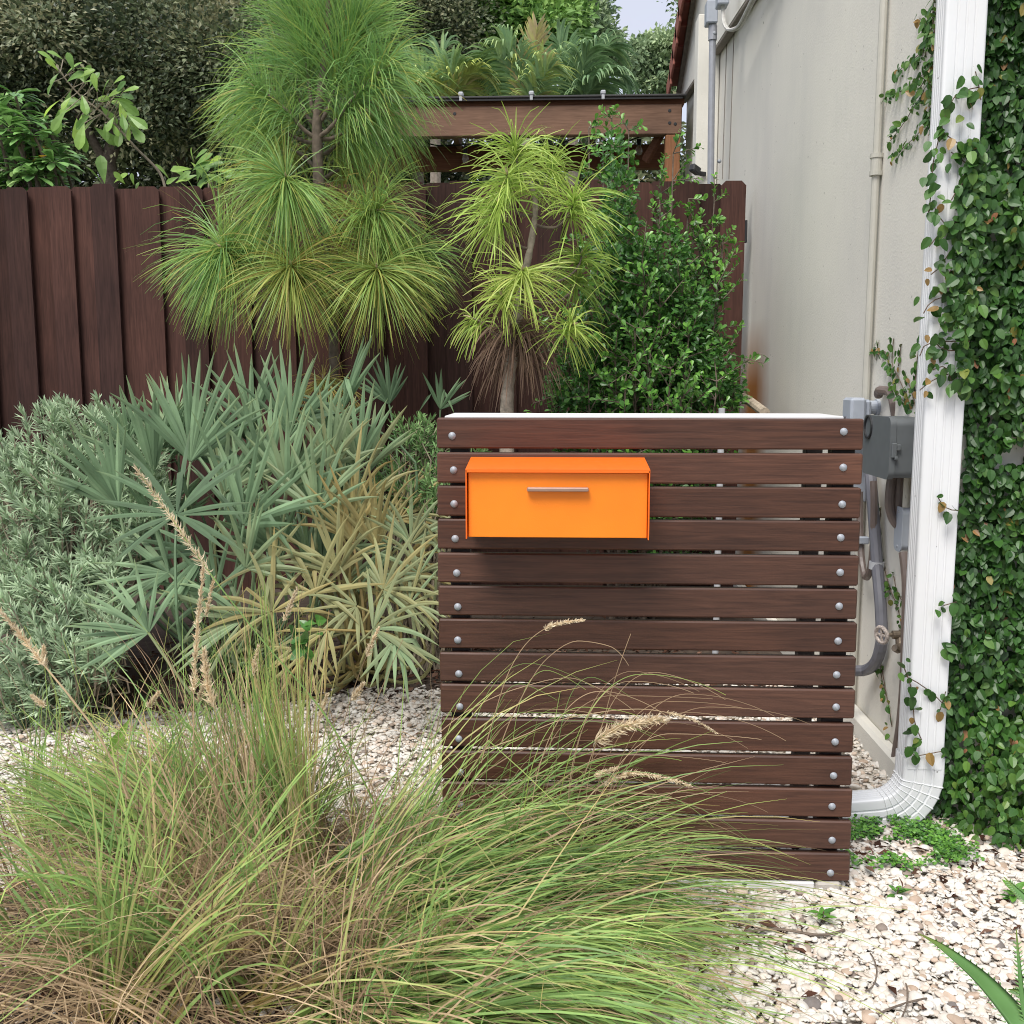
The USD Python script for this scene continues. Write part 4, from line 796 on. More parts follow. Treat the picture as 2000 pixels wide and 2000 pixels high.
cC = clump('grass_clump', 'grass clump swept to the right across the foot of the screen', (-.34, 2.04), [(860, 60, (.11, .07), (.95, .03, .55), (.16, .10, .16), .07, .84, .42, .52, .25, G, .0044), (220, 24, (.09, .09), (.6, .0, .85), .24, .07, .58, .45, .58, .25, G, .0044), (420, 50, (.11, .09), (.9, -.03, .5), .2, .08, .78, .45, .58, .28, S_, .0030), (90, 12, (.1, .08), (.7, .1, .8), .22, .06, .66, .35, .58, .25, G, .004)], 53)
cD = clump('grass_clump', 'lowest grass clump at the bottom edge, spilling right onto gravel', (-.37, 1.77), [(760, 50, (.12, .07), (.95, -.06, .48), (.18, .14, .15), .07, .82, .48, .56, .25, G, .0044), (420, 60, (.14, .09), (.6, -.15, .55), .35, .10, .55, .55, .58, .28, S_, .0028), (110, 14, (.1, .1), (.3, 0, 1), .25, .06, .42, .45, .6, .25, G, .0042)], 54)
cE = clump('grass_clump', 'mostly dead straw-coloured clump in the bottom left corner', (-.74, 1.82), [(860, 120, (.22, .13), (-.45, -.08, .55), .45, .12, .56, .48, .55, .28, S_, .0025), (480, 80, (.18, .13), (.3, -.05, .7), .4, .11, .52, .5, .58, .28, S_, .0025), (210, 18, (.15, .1), (-.35, 0, .85), .4, .06, .6, .4, .58, .25, G, .0052), (130, 12, (.12, .1), (.3, .0, 1), .3, .05, .55, .3, .62, .25, G, .0046)], 55)
cF = clump('grass_clump', 'sparse thin grass clump standing beside the silver shrub on the left', (-1.22, 2.45), [(340, 30, (.22, .14), (-.1, 0, 1), .3, .08, .44, .35, .58, .25, G, .0040), (420, 60, (.26, .16), (0, -.1, .7), .4, .12, .46, .5, .55, .28, S_, .0026)], 56)
cG = clump('grass_clump', 'thin wispy tuft rising in front of the dry palmetto and gravel', (-.40, 2.50), [(46, 14, (.11, .08), (.15, .05, 1), (.32, .1, .1), .07, .56, .25, .6, .28, G, .0026), (28, 10, (.12, .08), (.1, .0, 1), (.35, .1, .1), .07, .56, .3, .6, .28, S_, .0022), (300, 60, (.16, .07), (.1, -.15, .45), .5, .12, .28, .6, .55, .28, S_, .0024)], 57)
# single long stalks with plumes
rngq = np.random.default_rng(61)
def stalk(pts, Y, plume=None, r=.0016, th=cC, mat='straw', pr=.022, tint=.7, ylist=None):
    """pts from the foot to the tip in the picture; plume = fraction of the length where the head starts"""
    Ys = ylist or [Y] * len(pts); P = smooth_path([at(x, y, yy) for (x, y), yy in zip(pts, Ys)], 40)
    sp = th.part('stalk', tube(MB(), P, np.linspace(r, r * .55, 40), 5, tint=tint), M[mat])
    if plume is not None:
        k0 = int(plume * 39); seg = P[k0:]; m = MB(); n = 14 * len(seg) + 150; f = rngq.random(n) ** .9; idx = f * (len(seg) - 1.001); i = idx.astype(int)
        b = seg[i] + (seg[np.minimum(i + 1, len(seg) - 1)] - seg[i]) * (idx - i)[:, None]; ax = unit(seg[np.minimum(i + 1, len(seg) - 1)] - seg[np.maximum(i - 1, 0)])
        d = unit(ax * .9 + rngq.normal(0, .75, (n, 3))); ll = pr * (1.15 - .55 * f) * rngq.uniform(.7, 1.2, n); C = np.stack([b, b + d * ll[:, None] * .5, b + d * ll[:, None] + ax * ll[:, None] * .25], 1)
        ribbons(m, C, np.array([.0030, .0024, .0006])[None] * np.ones((n, 1)), rngq.random(n), rng=rngq); th.part('seed_head', m, M['plume'], parent=sp, kind='stuff')
stalk([(760, 1640), (640, 1405), (507, 1244), (398, 1103), (330, 1005), (266, 915)], 2.15, .735, .0022, cB, 'grass', .017, .45)
stalk([(250, 1560), (200, 1450), (140, 1365), (95, 1310), (40, 1240), (-10, 1180)], 2.0, .68, .0026, cA, 'straw', .014, .85)
stalk([(380, 1480), (378, 1350), (384, 1250), (390, 1180), (398, 1105)], 2.1, .34, .0014, cB, 'straw', .013, .8)
stalk([(480, 1560), (440, 1450), (405, 1330), (398, 1270)], 2.1, .62, .0014, cB, 'straw', .018, .7)
stalk([(940, 1490), (965, 1400), (995, 1310), (1040, 1245), (1090, 1218), (1140, 1212)], 2.05, .80, .0012, cC, 'straw', .008, .55)
stalk([(980, 1450), (1020, 1360), (1070, 1285), (1130, 1252), (1190, 1262), (1228, 1300)], 2.05, None, .0011, cC, 'straw', tint=.55)
stalk([(1110, 1640), (1140, 1520), (1175, 1420), (1200, 1330), (1232, 1238)], 2.05, None, .0012, cC, 'straw', tint=.5)
stalk([(860, 1430), (920, 1385), (1010, 1345), (1110, 1324), (1170, 1345), (1240, 1390)], 2.08, None, .0011, cC, 'straw', tint=.6)
stalk([(1000, 1600), (1080, 1510), (1165, 1445), (1230, 1415), (1295, 1406)], 2.05, .62, .0018, cC, 'grass', .024, .5)
stalk([(1100, 1640), (1140, 1570), (1180, 1530), (1240, 1510), (1290, 1518), (1348, 1535)], 2.05, .45, .0018, cC, 'straw', .010, .85)
stalk([(1000, 1600), (1070, 1550), (1140, 1523), (1205, 1500)], 2.04, .82, .0022, cC, 'grass', .009, .6)
stalk([(900, 1480), (1000, 1445), (1120, 1400), (1250, 1385), (1330, 1398), (1400, 1432)], 2.08, .80, .0012, cC, 'straw', .006, .8)
stalk([(950, 1850), (1100, 1835), (1210, 1845), (1270, 1875), (1330, 1925), (1390, 1985)], 1.78, .55, .0022, cD, 'grass', .020, .7)
for k in range(46):
    x0 = rngq.uniform(880, 1200); y0 = rngq.uniform(1560, 1680); x1 = x0 + rngq.uniform(60, 420); y1 = rngq.uniform(1330, 1640); xm = (x0 + x1) / 2
    stalk([(x0, y0), (xm, min(y0, y1) - rngq.uniform(0, 60)), (x1, y1)], 2.05 + rngq.uniform(-.1, .1), None, rngq.uniform(.0006, .001), cC, rngq.choice(['straw', 'grass']), tint=rngq.uniform(.3, .7))
for k in range(34):
    x0 = rngq.uniform(30, 700); y0 = rngq.uniform(1500, 1650); x1 = x0 + rngq.normal(30, 130); y1 = rngq.uniform(1120, 1380)
    stalk([(x0, y0), ((x0 + x1) / 2 - rngq.normal(0, 30), (y0 + y1) / 2 - 20), (x1, y1)], 2.2 + rngq.uniform(-.15, .2), .85 if rngq.random() < .25 else None, rngq.uniform(.0007, .0012), cB if x0 > 350 else cA, rngq.choice(['straw', 'grass']), .010, tint=rngq.uniform(.3, .8))
bw = Thing('weed', 'single broad bright green weed leaf standing in the left grasses', 'weed', at(225, 1500, 2.35) * [1, 1, 0])
m = MB(); leaves(m, leaf_template('x', .26, .12, .15)[0:2], np.array([at(205, 1490, 2.3), at(240, 1560, 2.2), at(175, 1750, 1.95)]), frames(np.array([at(255, 1402, 2.3) - at(205, 1490, 2.3), at(275, 1530, 2.2) - at(240, 1560, 2.2), at(170, 1700, 1.9) - at(175, 1750, 1.95)]), np.array([[.5, -1, .3], [.2, -1, .5], [.2, -1, .5]])), np.array([.125, .06, .06]), np.array([.55, .2, .2]))
bw.part('foliage', m, M['bigleaf']); bw.part('stem', T_([at(210, 1560, 2.3) * [1, 1, 0], at(205, 1490, 2.3)], .003, 5), M['ivy_stem'])

# ------------------------------------------------------------------ climbing ivy
iv = Thing('ivy', 'dense dark green creeping fig covering the wall right of the white downspout', 'ivy', (1.2, 2.65, 0))
rngi = np.random.default_rng(71)
IP, IN, IDr, IS, IT = [], [], [], [], []
def ivy_add(p, nrm, down, size, tint, nj=.35, dj=.5):
    n = len(p); IP.append(p); IN.append(unit(np.broadcast_to(nrm, (n, 3)) + rngi.normal(0, nj, (n, 3)))); IDr.append(unit(np.broadcast_to(down, (n, 3)) + rngi.normal(0, dj, (n, 3)))); IS.append(size * rngi.uniform(.5, 1.2, n)); IT.append(np.clip(tint + rngi.normal(0, .2, n), 0, 1) if np.ndim(tint) == 0 else tint)
n = 21000
x = np.where(rngi.random(n) < .8, rngi.uniform(1.035, 1.42, n), rngi.uniform(1.4, 2.3, n)); z = rngi.uniform(-.01, 2.75, n)
den = meshkit.fbm(np.stack([x * 9, z * 9, z * 0], 1), 3, 5); bulge = meshkit.fbm(np.stack([x * 5, z * 5, z * 0 + 3], 1), 3, 8)
edge = 1.052 + .05 * (meshkit.noise(np.stack([z * 7, z * 0, z * 0], 1), 4) - .3); keep = (den > .20) & (x > edge); x, z, bulge = x[keep], z[keep], bulge[keep]; n = len(x)
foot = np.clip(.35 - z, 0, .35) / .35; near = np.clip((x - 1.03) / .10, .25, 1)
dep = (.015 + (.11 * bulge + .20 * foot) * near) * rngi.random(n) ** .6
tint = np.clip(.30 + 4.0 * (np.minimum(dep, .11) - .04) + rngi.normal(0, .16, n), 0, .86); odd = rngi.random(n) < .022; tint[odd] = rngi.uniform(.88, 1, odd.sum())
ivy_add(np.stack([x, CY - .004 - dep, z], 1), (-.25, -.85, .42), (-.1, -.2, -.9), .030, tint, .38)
# leaves lapping over the right edge of the downspout
C3 = lambda q: (1300 + .3623 * q[0], .3623 * q[1]); C6 = lambda q: (1300 + .3623 * q[0], 650 + .3623 * q[1]); C8 = lambda q: (1300 + .3623 * q[0], 1300 + .3623 * q[1])
stemI = MB()
def vine(pts, conv, plane, step, jit, size, tint=.45, nrm=(-.1, -1, .3)):
    P = [conv(q) for q in pts]; L3 = np.array([at(*q, plane[1]) if plane[0] == 'Y' else atX(*q, plane[1]) for q in P])
    S = smooth_path(L3, max(4, int(np.linalg.norm(np.diff(L3, axis=0), axis=1).sum() / step))); tube(stemI, S, .0014, 4, False)
    p = np.repeat(S, 2, 0) + rngi.normal(0, jit, (2 * len(S), 3)); 
    if plane[0] == 'Y': p[:, 1] = plane[1] - np.abs(rngi.normal(.008, .006, len(p)))
    else: p[:, 0] = plane[1] - np.abs(rngi.normal(.005, .004, len(p)))
    T = unit(np.gradient(S, axis=0)); T = np.repeat(T, 2, 0); tn = np.clip(tint + rngi.normal(0, .18, len(p)), 0, .9); tn[rngi.random(len(p)) < .025] = .95
    tn[-1:] = .95 if rngi.random() < .5 else .6
    ivy_add(p, nrm, (0, 0, -.8), size, tn, .3, .55)
for v in ([(1690, 470), (1640, 480), (1560, 520), (1510, 620), (1470, 760), (1440, 900), (1430, 1050), (1415, 1150)], [(1670, 385), (1690, 470), (1700, 540)], [(1500, 720), (1560, 760), (1640, 830), (1690, 900)], [(1540, 820), (1620, 880), (1690, 950)], [(1700, 930), (1600, 990), (1540, 1080)], [(1690, 980), (1600, 1080), (1660, 1200)],
          [(1690, 1130), (1560, 1200), (1480, 1260), (1420, 1330)], [(1680, 1290), (1540, 1350), (1480, 1440), (1430, 1480)], [(1560, 1230), (1480, 1180), (1440, 1080)], [(1650, 1380), (1600, 1400), (1520, 1480)], [(1690, 1600), (1600, 1620), (1500, 1600), (1420, 1640), (1390, 1690)], [(1680, 1690), (1540, 1720), (1480, 1760)], [(1560, 1540), (1500, 1560)], [(1640, 1840), (1500, 1840), (1400, 1860), (1370, 1920)], [(1640, 1880), (1520, 1890), (1440, 1830)], [(1690, 1000), (1680, 1150), (1670, 1300)], [(1680, 1320), (1660, 1450), (1650, 1600)]):
    vine(v, C3, ('Y', 2.592), .019, .014, .033)
for (x0, x1, y0, y1, nn) in ((1880, 1925, 262, 345, 60), (1868, 1925, 340, 440, 90), (1862, 1915, 430, 520, 90), (1848, 1908, 500, 580, 80), (1835, 1900, 570, 640, 70), (1860, 1898, 640, 760, 50)):
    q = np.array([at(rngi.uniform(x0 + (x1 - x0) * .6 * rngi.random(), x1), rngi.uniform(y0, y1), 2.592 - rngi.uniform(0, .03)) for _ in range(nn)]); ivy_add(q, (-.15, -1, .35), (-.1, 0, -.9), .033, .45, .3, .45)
for v in ([(1650, 230), (1540, 220), (1450, 250), (1370, 310)], [(1540, 260), (1500, 180), (1440, 200)], [(1600, 960), (1520, 950), (1470, 890)], [(1570, 1450), (1500, 1470)], [(1550, 1680), (1500, 1690)]): vine(v, C6, ('Y', 2.592), .022, .010, .031)
for v in ([(1285, 10), (1330, 150), (1340, 290), (1380, 400)], [(1300, 60), (1400, 120), (1500, 210)], [(1290, 440), (1360, 490), (1440, 470), (1500, 460)], [(1510, 140), (1480, 240)]): vine(v, C8, ('Y', 2.592), .024, .010, .031)
wv = (-.8, -.45, .3)
for v in ([(1460, 60), (1380, 280), (1240, 390)], [(1460, 330), (1330, 450), (1190, 520)], [(1460, 480), (1350, 560), (1300, 640), (1210, 760)], [(1450, 620), (1380, 700), (1300, 780), (1225, 840)], [(1450, 160), (1400, 420), (1350, 500)], [(1370, 100), (1420, 150), (1460, 250)], [(1440, 420), (1420, 600), (1440, 700)], [(1470, 30), (1420, 120), (1400, 300)], [(1460, 200), (1350, 320)], [(1465, 400), (1400, 470), (1370, 560)], [(1470, -60), (1440, 60), (1470, 200)], [(1455, 700), (1440, 560), (1460, 480)]): vine(v, C3, ('X', WX - .004), .019, .010, .027, .55, wv)
for v in ([(1100, 110), (1180, 100), (1210, 200), (1250, 330), (1330, 390)], [(1230, 30), (1220, 150), (1260, 250), (1310, 370)], [(1270, 60), (1255, 180)], [(1145, 50), (1140, 100)], [(1290, 230), (1330, 330), (1350, 420)], [(1385, 0), (1350, 200), (1340, 350)], [(1160, 940), (1150, 1130)], [(1150, 1150), (1180, 1270), (1210, 1380), (1250, 1480), (1270, 1570)], [(1230, 1310), (1250, 1400), (1290, 1460)], [(1150, 1700), (1160, 1830), (1180, 1920)]): vine(v, C6, ('X', WX - .004), .022, .008, .025, .55, wv)
vine([(1165, 0), (1185, 130), (1205, 230), (1220, 330)], C8, ('X', WX - .004), .022, .01, .026, .6, wv)
P_, N_, D_, S__, T__ = map(np.concatenate, (IP, IN, IDr, IS, IT)); F_ = frames(D_, N_); tplI = leaf_template('heart', .66, .10, .10)
# the 300 that show largest become single leaves: outermost, inside the picture, nearest
vdir = P_ - EYE; dist = vdir @ Fw; sxp = 1000 + FPX * (vdir @ Rt) / dist; syp = 1000 - FPX * (vdir @ Up) / dist
vis = (sxp > 1650) & (sxp < 1990) & (syp > 10) & (syp < 1700); score = np.where(vis, S__ / dist * np.abs((F_[:, :, 2] * unit(vdir)).sum(1)) * np.where(CY - P_[:, 1] > .06, 1.5, 1), -1)
top_ = np.argsort(-score)[:300]; rest = np.setdiff1d(np.arange(len(P_)), top_)
iv.part('stems', stemI, M['ivy_stem'], kind='stuff')
for i in top_:
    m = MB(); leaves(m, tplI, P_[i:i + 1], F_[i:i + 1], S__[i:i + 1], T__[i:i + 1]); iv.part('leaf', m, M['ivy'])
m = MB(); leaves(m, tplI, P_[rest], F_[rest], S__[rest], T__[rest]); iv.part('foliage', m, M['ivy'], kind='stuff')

# ------------------------------------------------------------------ gravel of broken shells
M['shell'] = usdkit.material(stage, L('shell'), {'oi': ('object_info', {}), 'g': ('geometry', {}), 'n': ('noise_texture', {'scale': 55.0, 'detail': 3.0}),
    'r': ('rgb_ramp', {'ramp': [(0, (.68, .645, .585)), (.4, (.70, .675, .625)), (.62, (.66, .605, .53)), (.80, (.58, .51, .44)), (.90, (.62, .50, .40)), (.955, (.42, .32, .24)), (.99, (.22, .19, .17)), (1, (.14, .13, .13))]}),
    'nr': ('rgb_ramp', {'ramp': [(.25, (.78, .74, .70)), (.6, (1.04, 1.04, 1.04))]}), 'm': ('mix_color', {'blend_type': 'multiply', 'fac': .8}), 'p': ('principled_bsdf', {'roughness': .65, 'specular_ior_level': .3})},
    [('oi.random', 'r.fac'), ('g.position', 'n.vector'), ('n.fac', 'nr.fac'), ('r.color', 'm.a'), ('nr.color', 'm.b'), ('m.result', 'p.base_color')], surface='p.BSDF')
rngg = np.random.default_rng(81)
gp_ = numbered('/World', 'gravel'); pi = UsdGeom.PointInstancer.Define(stage, gp_); data(pi.GetPrim(), label='cream white shell gravel covering the ground', category='gravel', kind='stuff')
pr = []
for k in range(9):
    ic = trimesh.creation.icosphere(2); v = ic.vertices.copy(); f = ic.faces
    if k < 5:
        v = v * [1, rngg.uniform(.6, .9), rngg.uniform(.28, .5)]; v *= (1 + .35 * (meshkit.noise(v * 1.4 + k * 7, k) - .5))[:, None]
    else:                                    # cupped half shells with faint ribs
        r = np.hypot(v[:, 0], v[:, 1]); an = np.arctan2(v[:, 1], v[:, 0]); zt = np.where(v[:, 2] > 0, v[:, 2] * .55, .55 * np.sqrt(np.maximum(0, 1 - r ** 2)) * .8 - .06)
        v = np.stack([v[:, 0] * (1 + .03 * np.cos(an * 14)), v[:, 1] * .82 * (1 + .03 * np.cos(an * 14)), zt], 1); v[:, 0] += .18 * v[:, 0] ** 2
    path = f'{gp_}/stone_{k:03d}'
    usdkit.mesh(stage, path, (v, f), M['shell'], smooth=True); pr.append(path)
pi.CreatePrototypesRel().SetTargets([Sdf.Path(p) for p in pr])
def visible_sample(n, x0, x1, y0, y1): return np.stack([rngg.uniform(x0, x1, n), rngg.uniform(y0, y1, n)], 1)
g1 = visible_sample(26000, .10, 1.30, 1.35, 2.68); g2 = visible_sample(33000, -2.7, .25, 2.35, 3.95); g3 = visible_sample(1500, -1.5, .1, 1.35, 2.35); g4 = visible_sample(5500, .2, 1.05, 2.75, 3.95)
XY = np.vstack([g1, g2, g3, g4])
lim = np.interp(XY[:, 0], [-1.7, -1.2, -.8, -.2, .2], [3.3, 3.42, 3.70, 3.76, 3.8]) + .10 * (meshkit.noise(np.stack([XY[:, 0] * 6, XY[:, 1] * 6, XY[:, 0] * 0], 1)) - .5) * 2 + .04 * rngg.normal(size=len(XY))
XY = XY[XY[:, 1] < np.maximum(lim, np.where(XY[:, 0] > .3, 3.85, 0))]; n = len(XY)
sz = np.clip(rngg.lognormal(math.log(.0070), .42, n), .0032, .019)
zz = rngg.uniform(-.004, .010, n) + .006 * meshkit.noise(np.stack([XY[:, 0] * 5, XY[:, 1] * 5, XY[:, 0] * 0], 1), 3)
ang = rngg.uniform(0, 2 * math.pi, n); tl = np.abs(rngg.normal(0, .38, n)); ta = rngg.uniform(0, 2 * math.pi, n); flip = rngg.random(n) < .2
qs = np.zeros((n, 4))
from scipy.spatial.transform import Rotation as Rn
R = Rn.from_rotvec(np.stack([np.cos(ta) * tl, np.sin(ta) * tl, np.zeros(n)], 1)) * Rn.from_euler('z', ang) * Rn.from_rotvec(np.stack([flip * math.pi, 0 * ang, 0 * ang], 1)); qs = R.as_quat()
pi.CreatePositionsAttr(Vt.Vec3fArray.FromNumpy(np.column_stack([XY, zz]).astype(np.float32)))
pi.CreateScalesAttr(Vt.Vec3fArray.FromNumpy(np.repeat(sz[:, None], 3, 1).astype(np.float32)))
pi.CreateOrientationsAttr(Vt.QuathArray([Gf.Quath(float(a[3]), float(a[0]), float(a[1]), float(a[2])) for a in qs]))
pi.CreateProtoIndicesAttr(Vt.IntArray.FromNumpy(rngg.integers(0, 9, n).astype(np.int32)))
# mulch chips in the bed and blown over the gravel edge
m = MB(); n = 4600; xy = np.stack([rngg.uniform(-1.8, .9, n), rngg.uniform(3.3, 4.9, n)], 1); xy = xy[xy[:, 1] > np.interp(xy[:, 0], [-1.7, -1.2, -.8, -.2, .2], [3.25, 3.36, 3.62, 3.70, 3.75]) + rngg.normal(0, .06, n)]
ex = np.vstack([rngg.normal(0, 1, (1300, 2)) * [.36, .20] + [-.58, 2.0], rngg.normal(0, 1, (70, 2)) * [.16, .05] + [.36, 2.06], rngg.normal(0, 1, (40, 2)) * [.05, .22] + [.98, 2.05], np.stack([rngg.uniform(-1.2, .9, 90), rngg.uniform(1.6, 3.3, 90)], 1), rngg.normal(0, 1, (110, 2)) * [.22, .06] + [.82, 2.42]]); xy = np.vstack([xy, ex]); n = len(xy)
leaves(m, leaf_template('x', .38, .25, .1), np.column_stack([xy, rngg.uniform(.004, .022, n)]), frames(rngg.normal(0, 1, (n, 3)) * [1, 1, .25], rngg.normal(0, .35, (n, 3)) + [0, 0, 1]), rngg.uniform(.015, .05, n), rngg.random(n))
single('mulch', m, M['mulch'], label='dark brown bark mulch and leaf litter', cat='mulch', kind='stuff')
# ground cover, seedlings, twigs
m = MB(); n = 4200; xy = []
pc = Polygon([(1660, 1625), (1700, 1608), (1790, 1600), (1850, 1640), (1895, 1680), (1860, 1700), (1800, 1690), (1760, 1712), (1715, 1700), (1662, 1706)])
while len(xy) < n:
    q = rngg.uniform([1655, 1595], [1895, 1715])
    if pc.contains(Point(q)): xy.append(gnd(*q)[:2])
xy = np.array(xy) + rngg.normal(0, .02, (n, 2)); xy = xy[meshkit.fbm(np.column_stack([xy * 9, xy[:, 0] * 0]), 3, 14) > .35]; n = len(xy); hgt = .012 + .045 * meshkit.fbm(np.column_stack([xy * 14, xy[:, 0] * 0]), 3, 4) * rngg.random(n) ** .5
leaves(m, leaf_template('obovate', .75, .1, .1), np.column_stack([xy, hgt]), frames(rngg.normal(0, 1, (n, 3)) * [1, 1, .3], rngg.normal(0, .35, (n, 3)) + [0, -.2, 1]), rngg.uniform(.007, .015, n), np.clip(rngg.normal(.74, .2, n), 0, 1))
single('ground_cover', m, M['shrub'], label='low bright green small-leaved ground cover below the downspout elbow', cat='ground cover', kind='stuff')
for px, py, s, nl, lab in ((1750, 1762, .034, 9, 'tiny green seedling growing in gravel right of the screen foot'), (1604, 1810, .036, 6, 'small upright green seedling in gravel in front of the screen'), (1978, 1768, .040, 16, 'low bright green weed at the right edge of the gravel')):
    s0 = gnd(px, py); wdg = Thing('seedling', lab, 'seedling', s0); m = MB(); a = rngg.uniform(0, 6.28, nl)
    d = np.stack([np.cos(a), np.sin(a), rngg.uniform(.15, 1.0, nl)], 1); P = s0 + np.array([0, 0, 1]) * rngg.uniform(.01, .035, nl)[:, None]
    leaves(m, leaf_template('oval', .42, .15, .25), P, frames(d, np.stack([-.3 * d[:, 0], -.3 * d[:, 1], np.ones(nl)], 1)), s * rngg.uniform(.6, 1.1, nl), rngg.uniform(.4, .95, nl)); wdg.part('foliage', m, M['shrub'])
    wdg.part('stem', T_([s0, s0 + np.array([.004, 0, .036])], .0016, 5), M['ivy_stem'])
tw = [([(1450, 1822), (1520, 1815), (1600, 1826), (1650, 1816)], .0028, 'straight brown twig lying on gravel in front of the screen'), ([(1700, 1862), (1712, 1890), (1708, 1920), (1690, 1935)], .0016, 'thin dark curled stem on the gravel near the aloe'), ([(1768, 1918), (1772, 1955), (1760, 1990)], .0016, 'thin dark stem on the gravel below the aloe leaf'), ([(1810, 1950), (1760, 1962), (1705, 1985)], .0020, 'brown stick at the bottom edge of the gravel')]
for pts, r, lab in tw:
    P = [gnd(x, y, .016 + .006 * (i % 2)) for i, (x, y) in enumerate(pts)]; single('twig', T_(P, r, 6, 16), M['bark'], lab, 'twig')
# spiny aloe at the lower right corner
al = Thing('aloe', 'green spiny-edged aloe leaves reaching in at the lower right corner', 'aloe', (.95, 1.5, 0))
def aloe_leaf(pts, Ys, w):
    P = smooth_path([at(x, y, yy) for (x, y), yy in zip(pts, Ys)], 26); T = unit(np.gradient(P, axis=0)); S = unit(np.cross(T, [0, -.5, 1])); Nn = np.cross(S, T); t = np.linspace(0, 1, 26); hw = w * (1 - t ** 1.6) * .5 + .0008
    V, uv = [], []
    for i in range(26):
        for a, b in ((-1, .12), (-.5, -.10), (0, -.16), (.5, -.10), (1, .12), (.5, -.45), (0, -.60), (-.5, -.45)): V.append(P[i] + S[i] * a * hw[i] + Nn[i] * b * hw[i] * .8); uv.append((t[i], .5))
    idx = np.arange(26 * 8).reshape(26, 8); q = np.stack([idx[:-1], np.roll(idx[:-1], -1, 1), np.roll(idx[1:], -1, 1), idx[1:]], -1).reshape(-1, 4)
    m = MB(); m.add(np.array(V), q, np.array(uv)); lp_ = al.part('leaf', m, M['aloe'], smooth=True)
    m = MB()
    for i in np.linspace(1, 22, 24):
        k = int(i); 
        for sgn in (-1, 1):
            b = P[k] + (P[k + 1] - P[k]) * (i - k) + S[k] * sgn * hw[k] * .98; tube(m, [b, b + S[k] * sgn * .0055 + T[k] * .004], [.0018, .0003], 4, False, tint=.9)
    al.part('spines', m, M['aloe'], parent=lp_, kind='stuff')
aloe_leaf([(2060, 2120), (1975, 1975), (1900, 1896), (1845, 1853), (1793, 1823)], [1.42, 1.50, 1.58, 1.64, 1.70], .046)
aloe_leaf([(2060, 1800), (2010, 1762), (1985, 1738), (1960, 1712)], [1.62, 1.66, 1.68, 1.70], .018)
aloe_leaf([(2060, 1990), (2020, 1952), (1990, 1938), (1968, 1932)], [1.50, 1.54, 1.56, 1.58], .020)
aloe_leaf([(2030, 2060), (1998, 1960), (1990, 1880), (1985, 1815)], [1.46, 1.50, 1.52, 1.54], .010)

# ------------------------------------------------------------------ background trees
tplD = (np.array([(0, 0, 0), (.45, .28, .12), (1, 0, 0), (.45, -.28, .12)]), np.array([(0, 1, 2), (0, 2, 3)]))
def crown(rng, blobs, Y, dY, n, leaf, per=45, cl=.28, shell=.75):
    """leaf clumps spread through ellipsoids given as (px, py, rx, ry) in the picture at depth Y"""
    w = np.array([b[2] * b[3] for b in blobs], float); w /= w.sum(); k = rng.choice(len(blobs), n // per, p=w); B = np.array(blobs, float)[k]
    d = unit(rng.normal(size=(len(k), 3))); d[:, 1] = -np.abs(d[:, 1]) * .9 + .25 * rng.random(len(k)); r = shell + (1 - shell) * rng.random(len(k)); lone = rng.random(len(k)) < .25; r[lone] *= rng.random(lone.sum())
    c = np.array([at(b[0] + e[0] * b[2] * q, b[1] - e[2] * b[3] * q, Y + e[1] * q * dY) for b, e, q in zip(B, d, r)])
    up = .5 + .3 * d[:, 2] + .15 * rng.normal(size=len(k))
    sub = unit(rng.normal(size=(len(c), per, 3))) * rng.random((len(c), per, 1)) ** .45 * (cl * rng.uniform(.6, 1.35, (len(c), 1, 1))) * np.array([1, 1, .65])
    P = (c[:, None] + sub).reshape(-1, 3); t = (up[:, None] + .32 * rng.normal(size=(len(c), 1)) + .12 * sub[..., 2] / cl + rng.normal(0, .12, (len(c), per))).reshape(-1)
    N = len(P); D = unit(sub.reshape(-1, 3) + rng.normal(0, .12, (N, 3))); return P, frames(D, rng.normal(0, .6, (N, 3)) + [0, -.3, .8]), leaf * rng.uniform(.6, 1.2, N), np.clip(t, 0, 1)
def tree(name, label, cat, trunk, Y, blobs, dY, n, leaf, mat, seed, cl=.28, shell=.75, r=(.16, .06), limbs=(), group=None, per=45, bark='bark', tdy=0):
    rng = np.random.default_rng(seed); P = smooth_path([at(x, y, Y + tdy) for x, y in trunk], 16); P[0][2] = min(P[0][2], 0); th = Thing(name, label, cat, P[0] * [1, 1, 0], group)
    th.part('trunk', tube(MB(), P + rng.normal(0, .015, P.shape), np.linspace(r[0], r[1] * .4, 16), 9), M[bark], smooth=True)
    for lm in limbs: th.part('limb', tube(MB(), smooth_path([at(x, y, Y + dy) for x, y, dy in lm], 14), np.linspace(r[1] * .9, .02, 14), 7), M[bark], smooth=True)
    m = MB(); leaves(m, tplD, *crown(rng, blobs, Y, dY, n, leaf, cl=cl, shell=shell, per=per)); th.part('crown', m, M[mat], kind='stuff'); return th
tree('oak_tree', 'big dark small-leaved tree behind the left fence with bare dark trunks below', 'tree', [(215, 600), (212, 340), (225, 220), (240, 60)], 12.0,
     [(55, 60, 130, 120), (200, 60, 130, 110), (330, 110, 110, 100), (270, 200, 90, 80), (420, 120, 80, 110), (90, 190, 90, 70), (480, 30, 90, 90), (20, 180, 80, 90), (360, 30, 120, 80), (130, -40, 160, 100), (380, 240, 60, 60), (-90, 80, 130, 150), (-170, 180, 120, 130)], 2.6, 110000, .066, 'oak', 101, .62, .62, per=240, tdy=-.8, limbs=[[(212, 330, -.8), (150, 220, -.9), (90, 100, .4)], [(225, 240, -.8), (300, 150, -.7), (340, 60, .4)]])
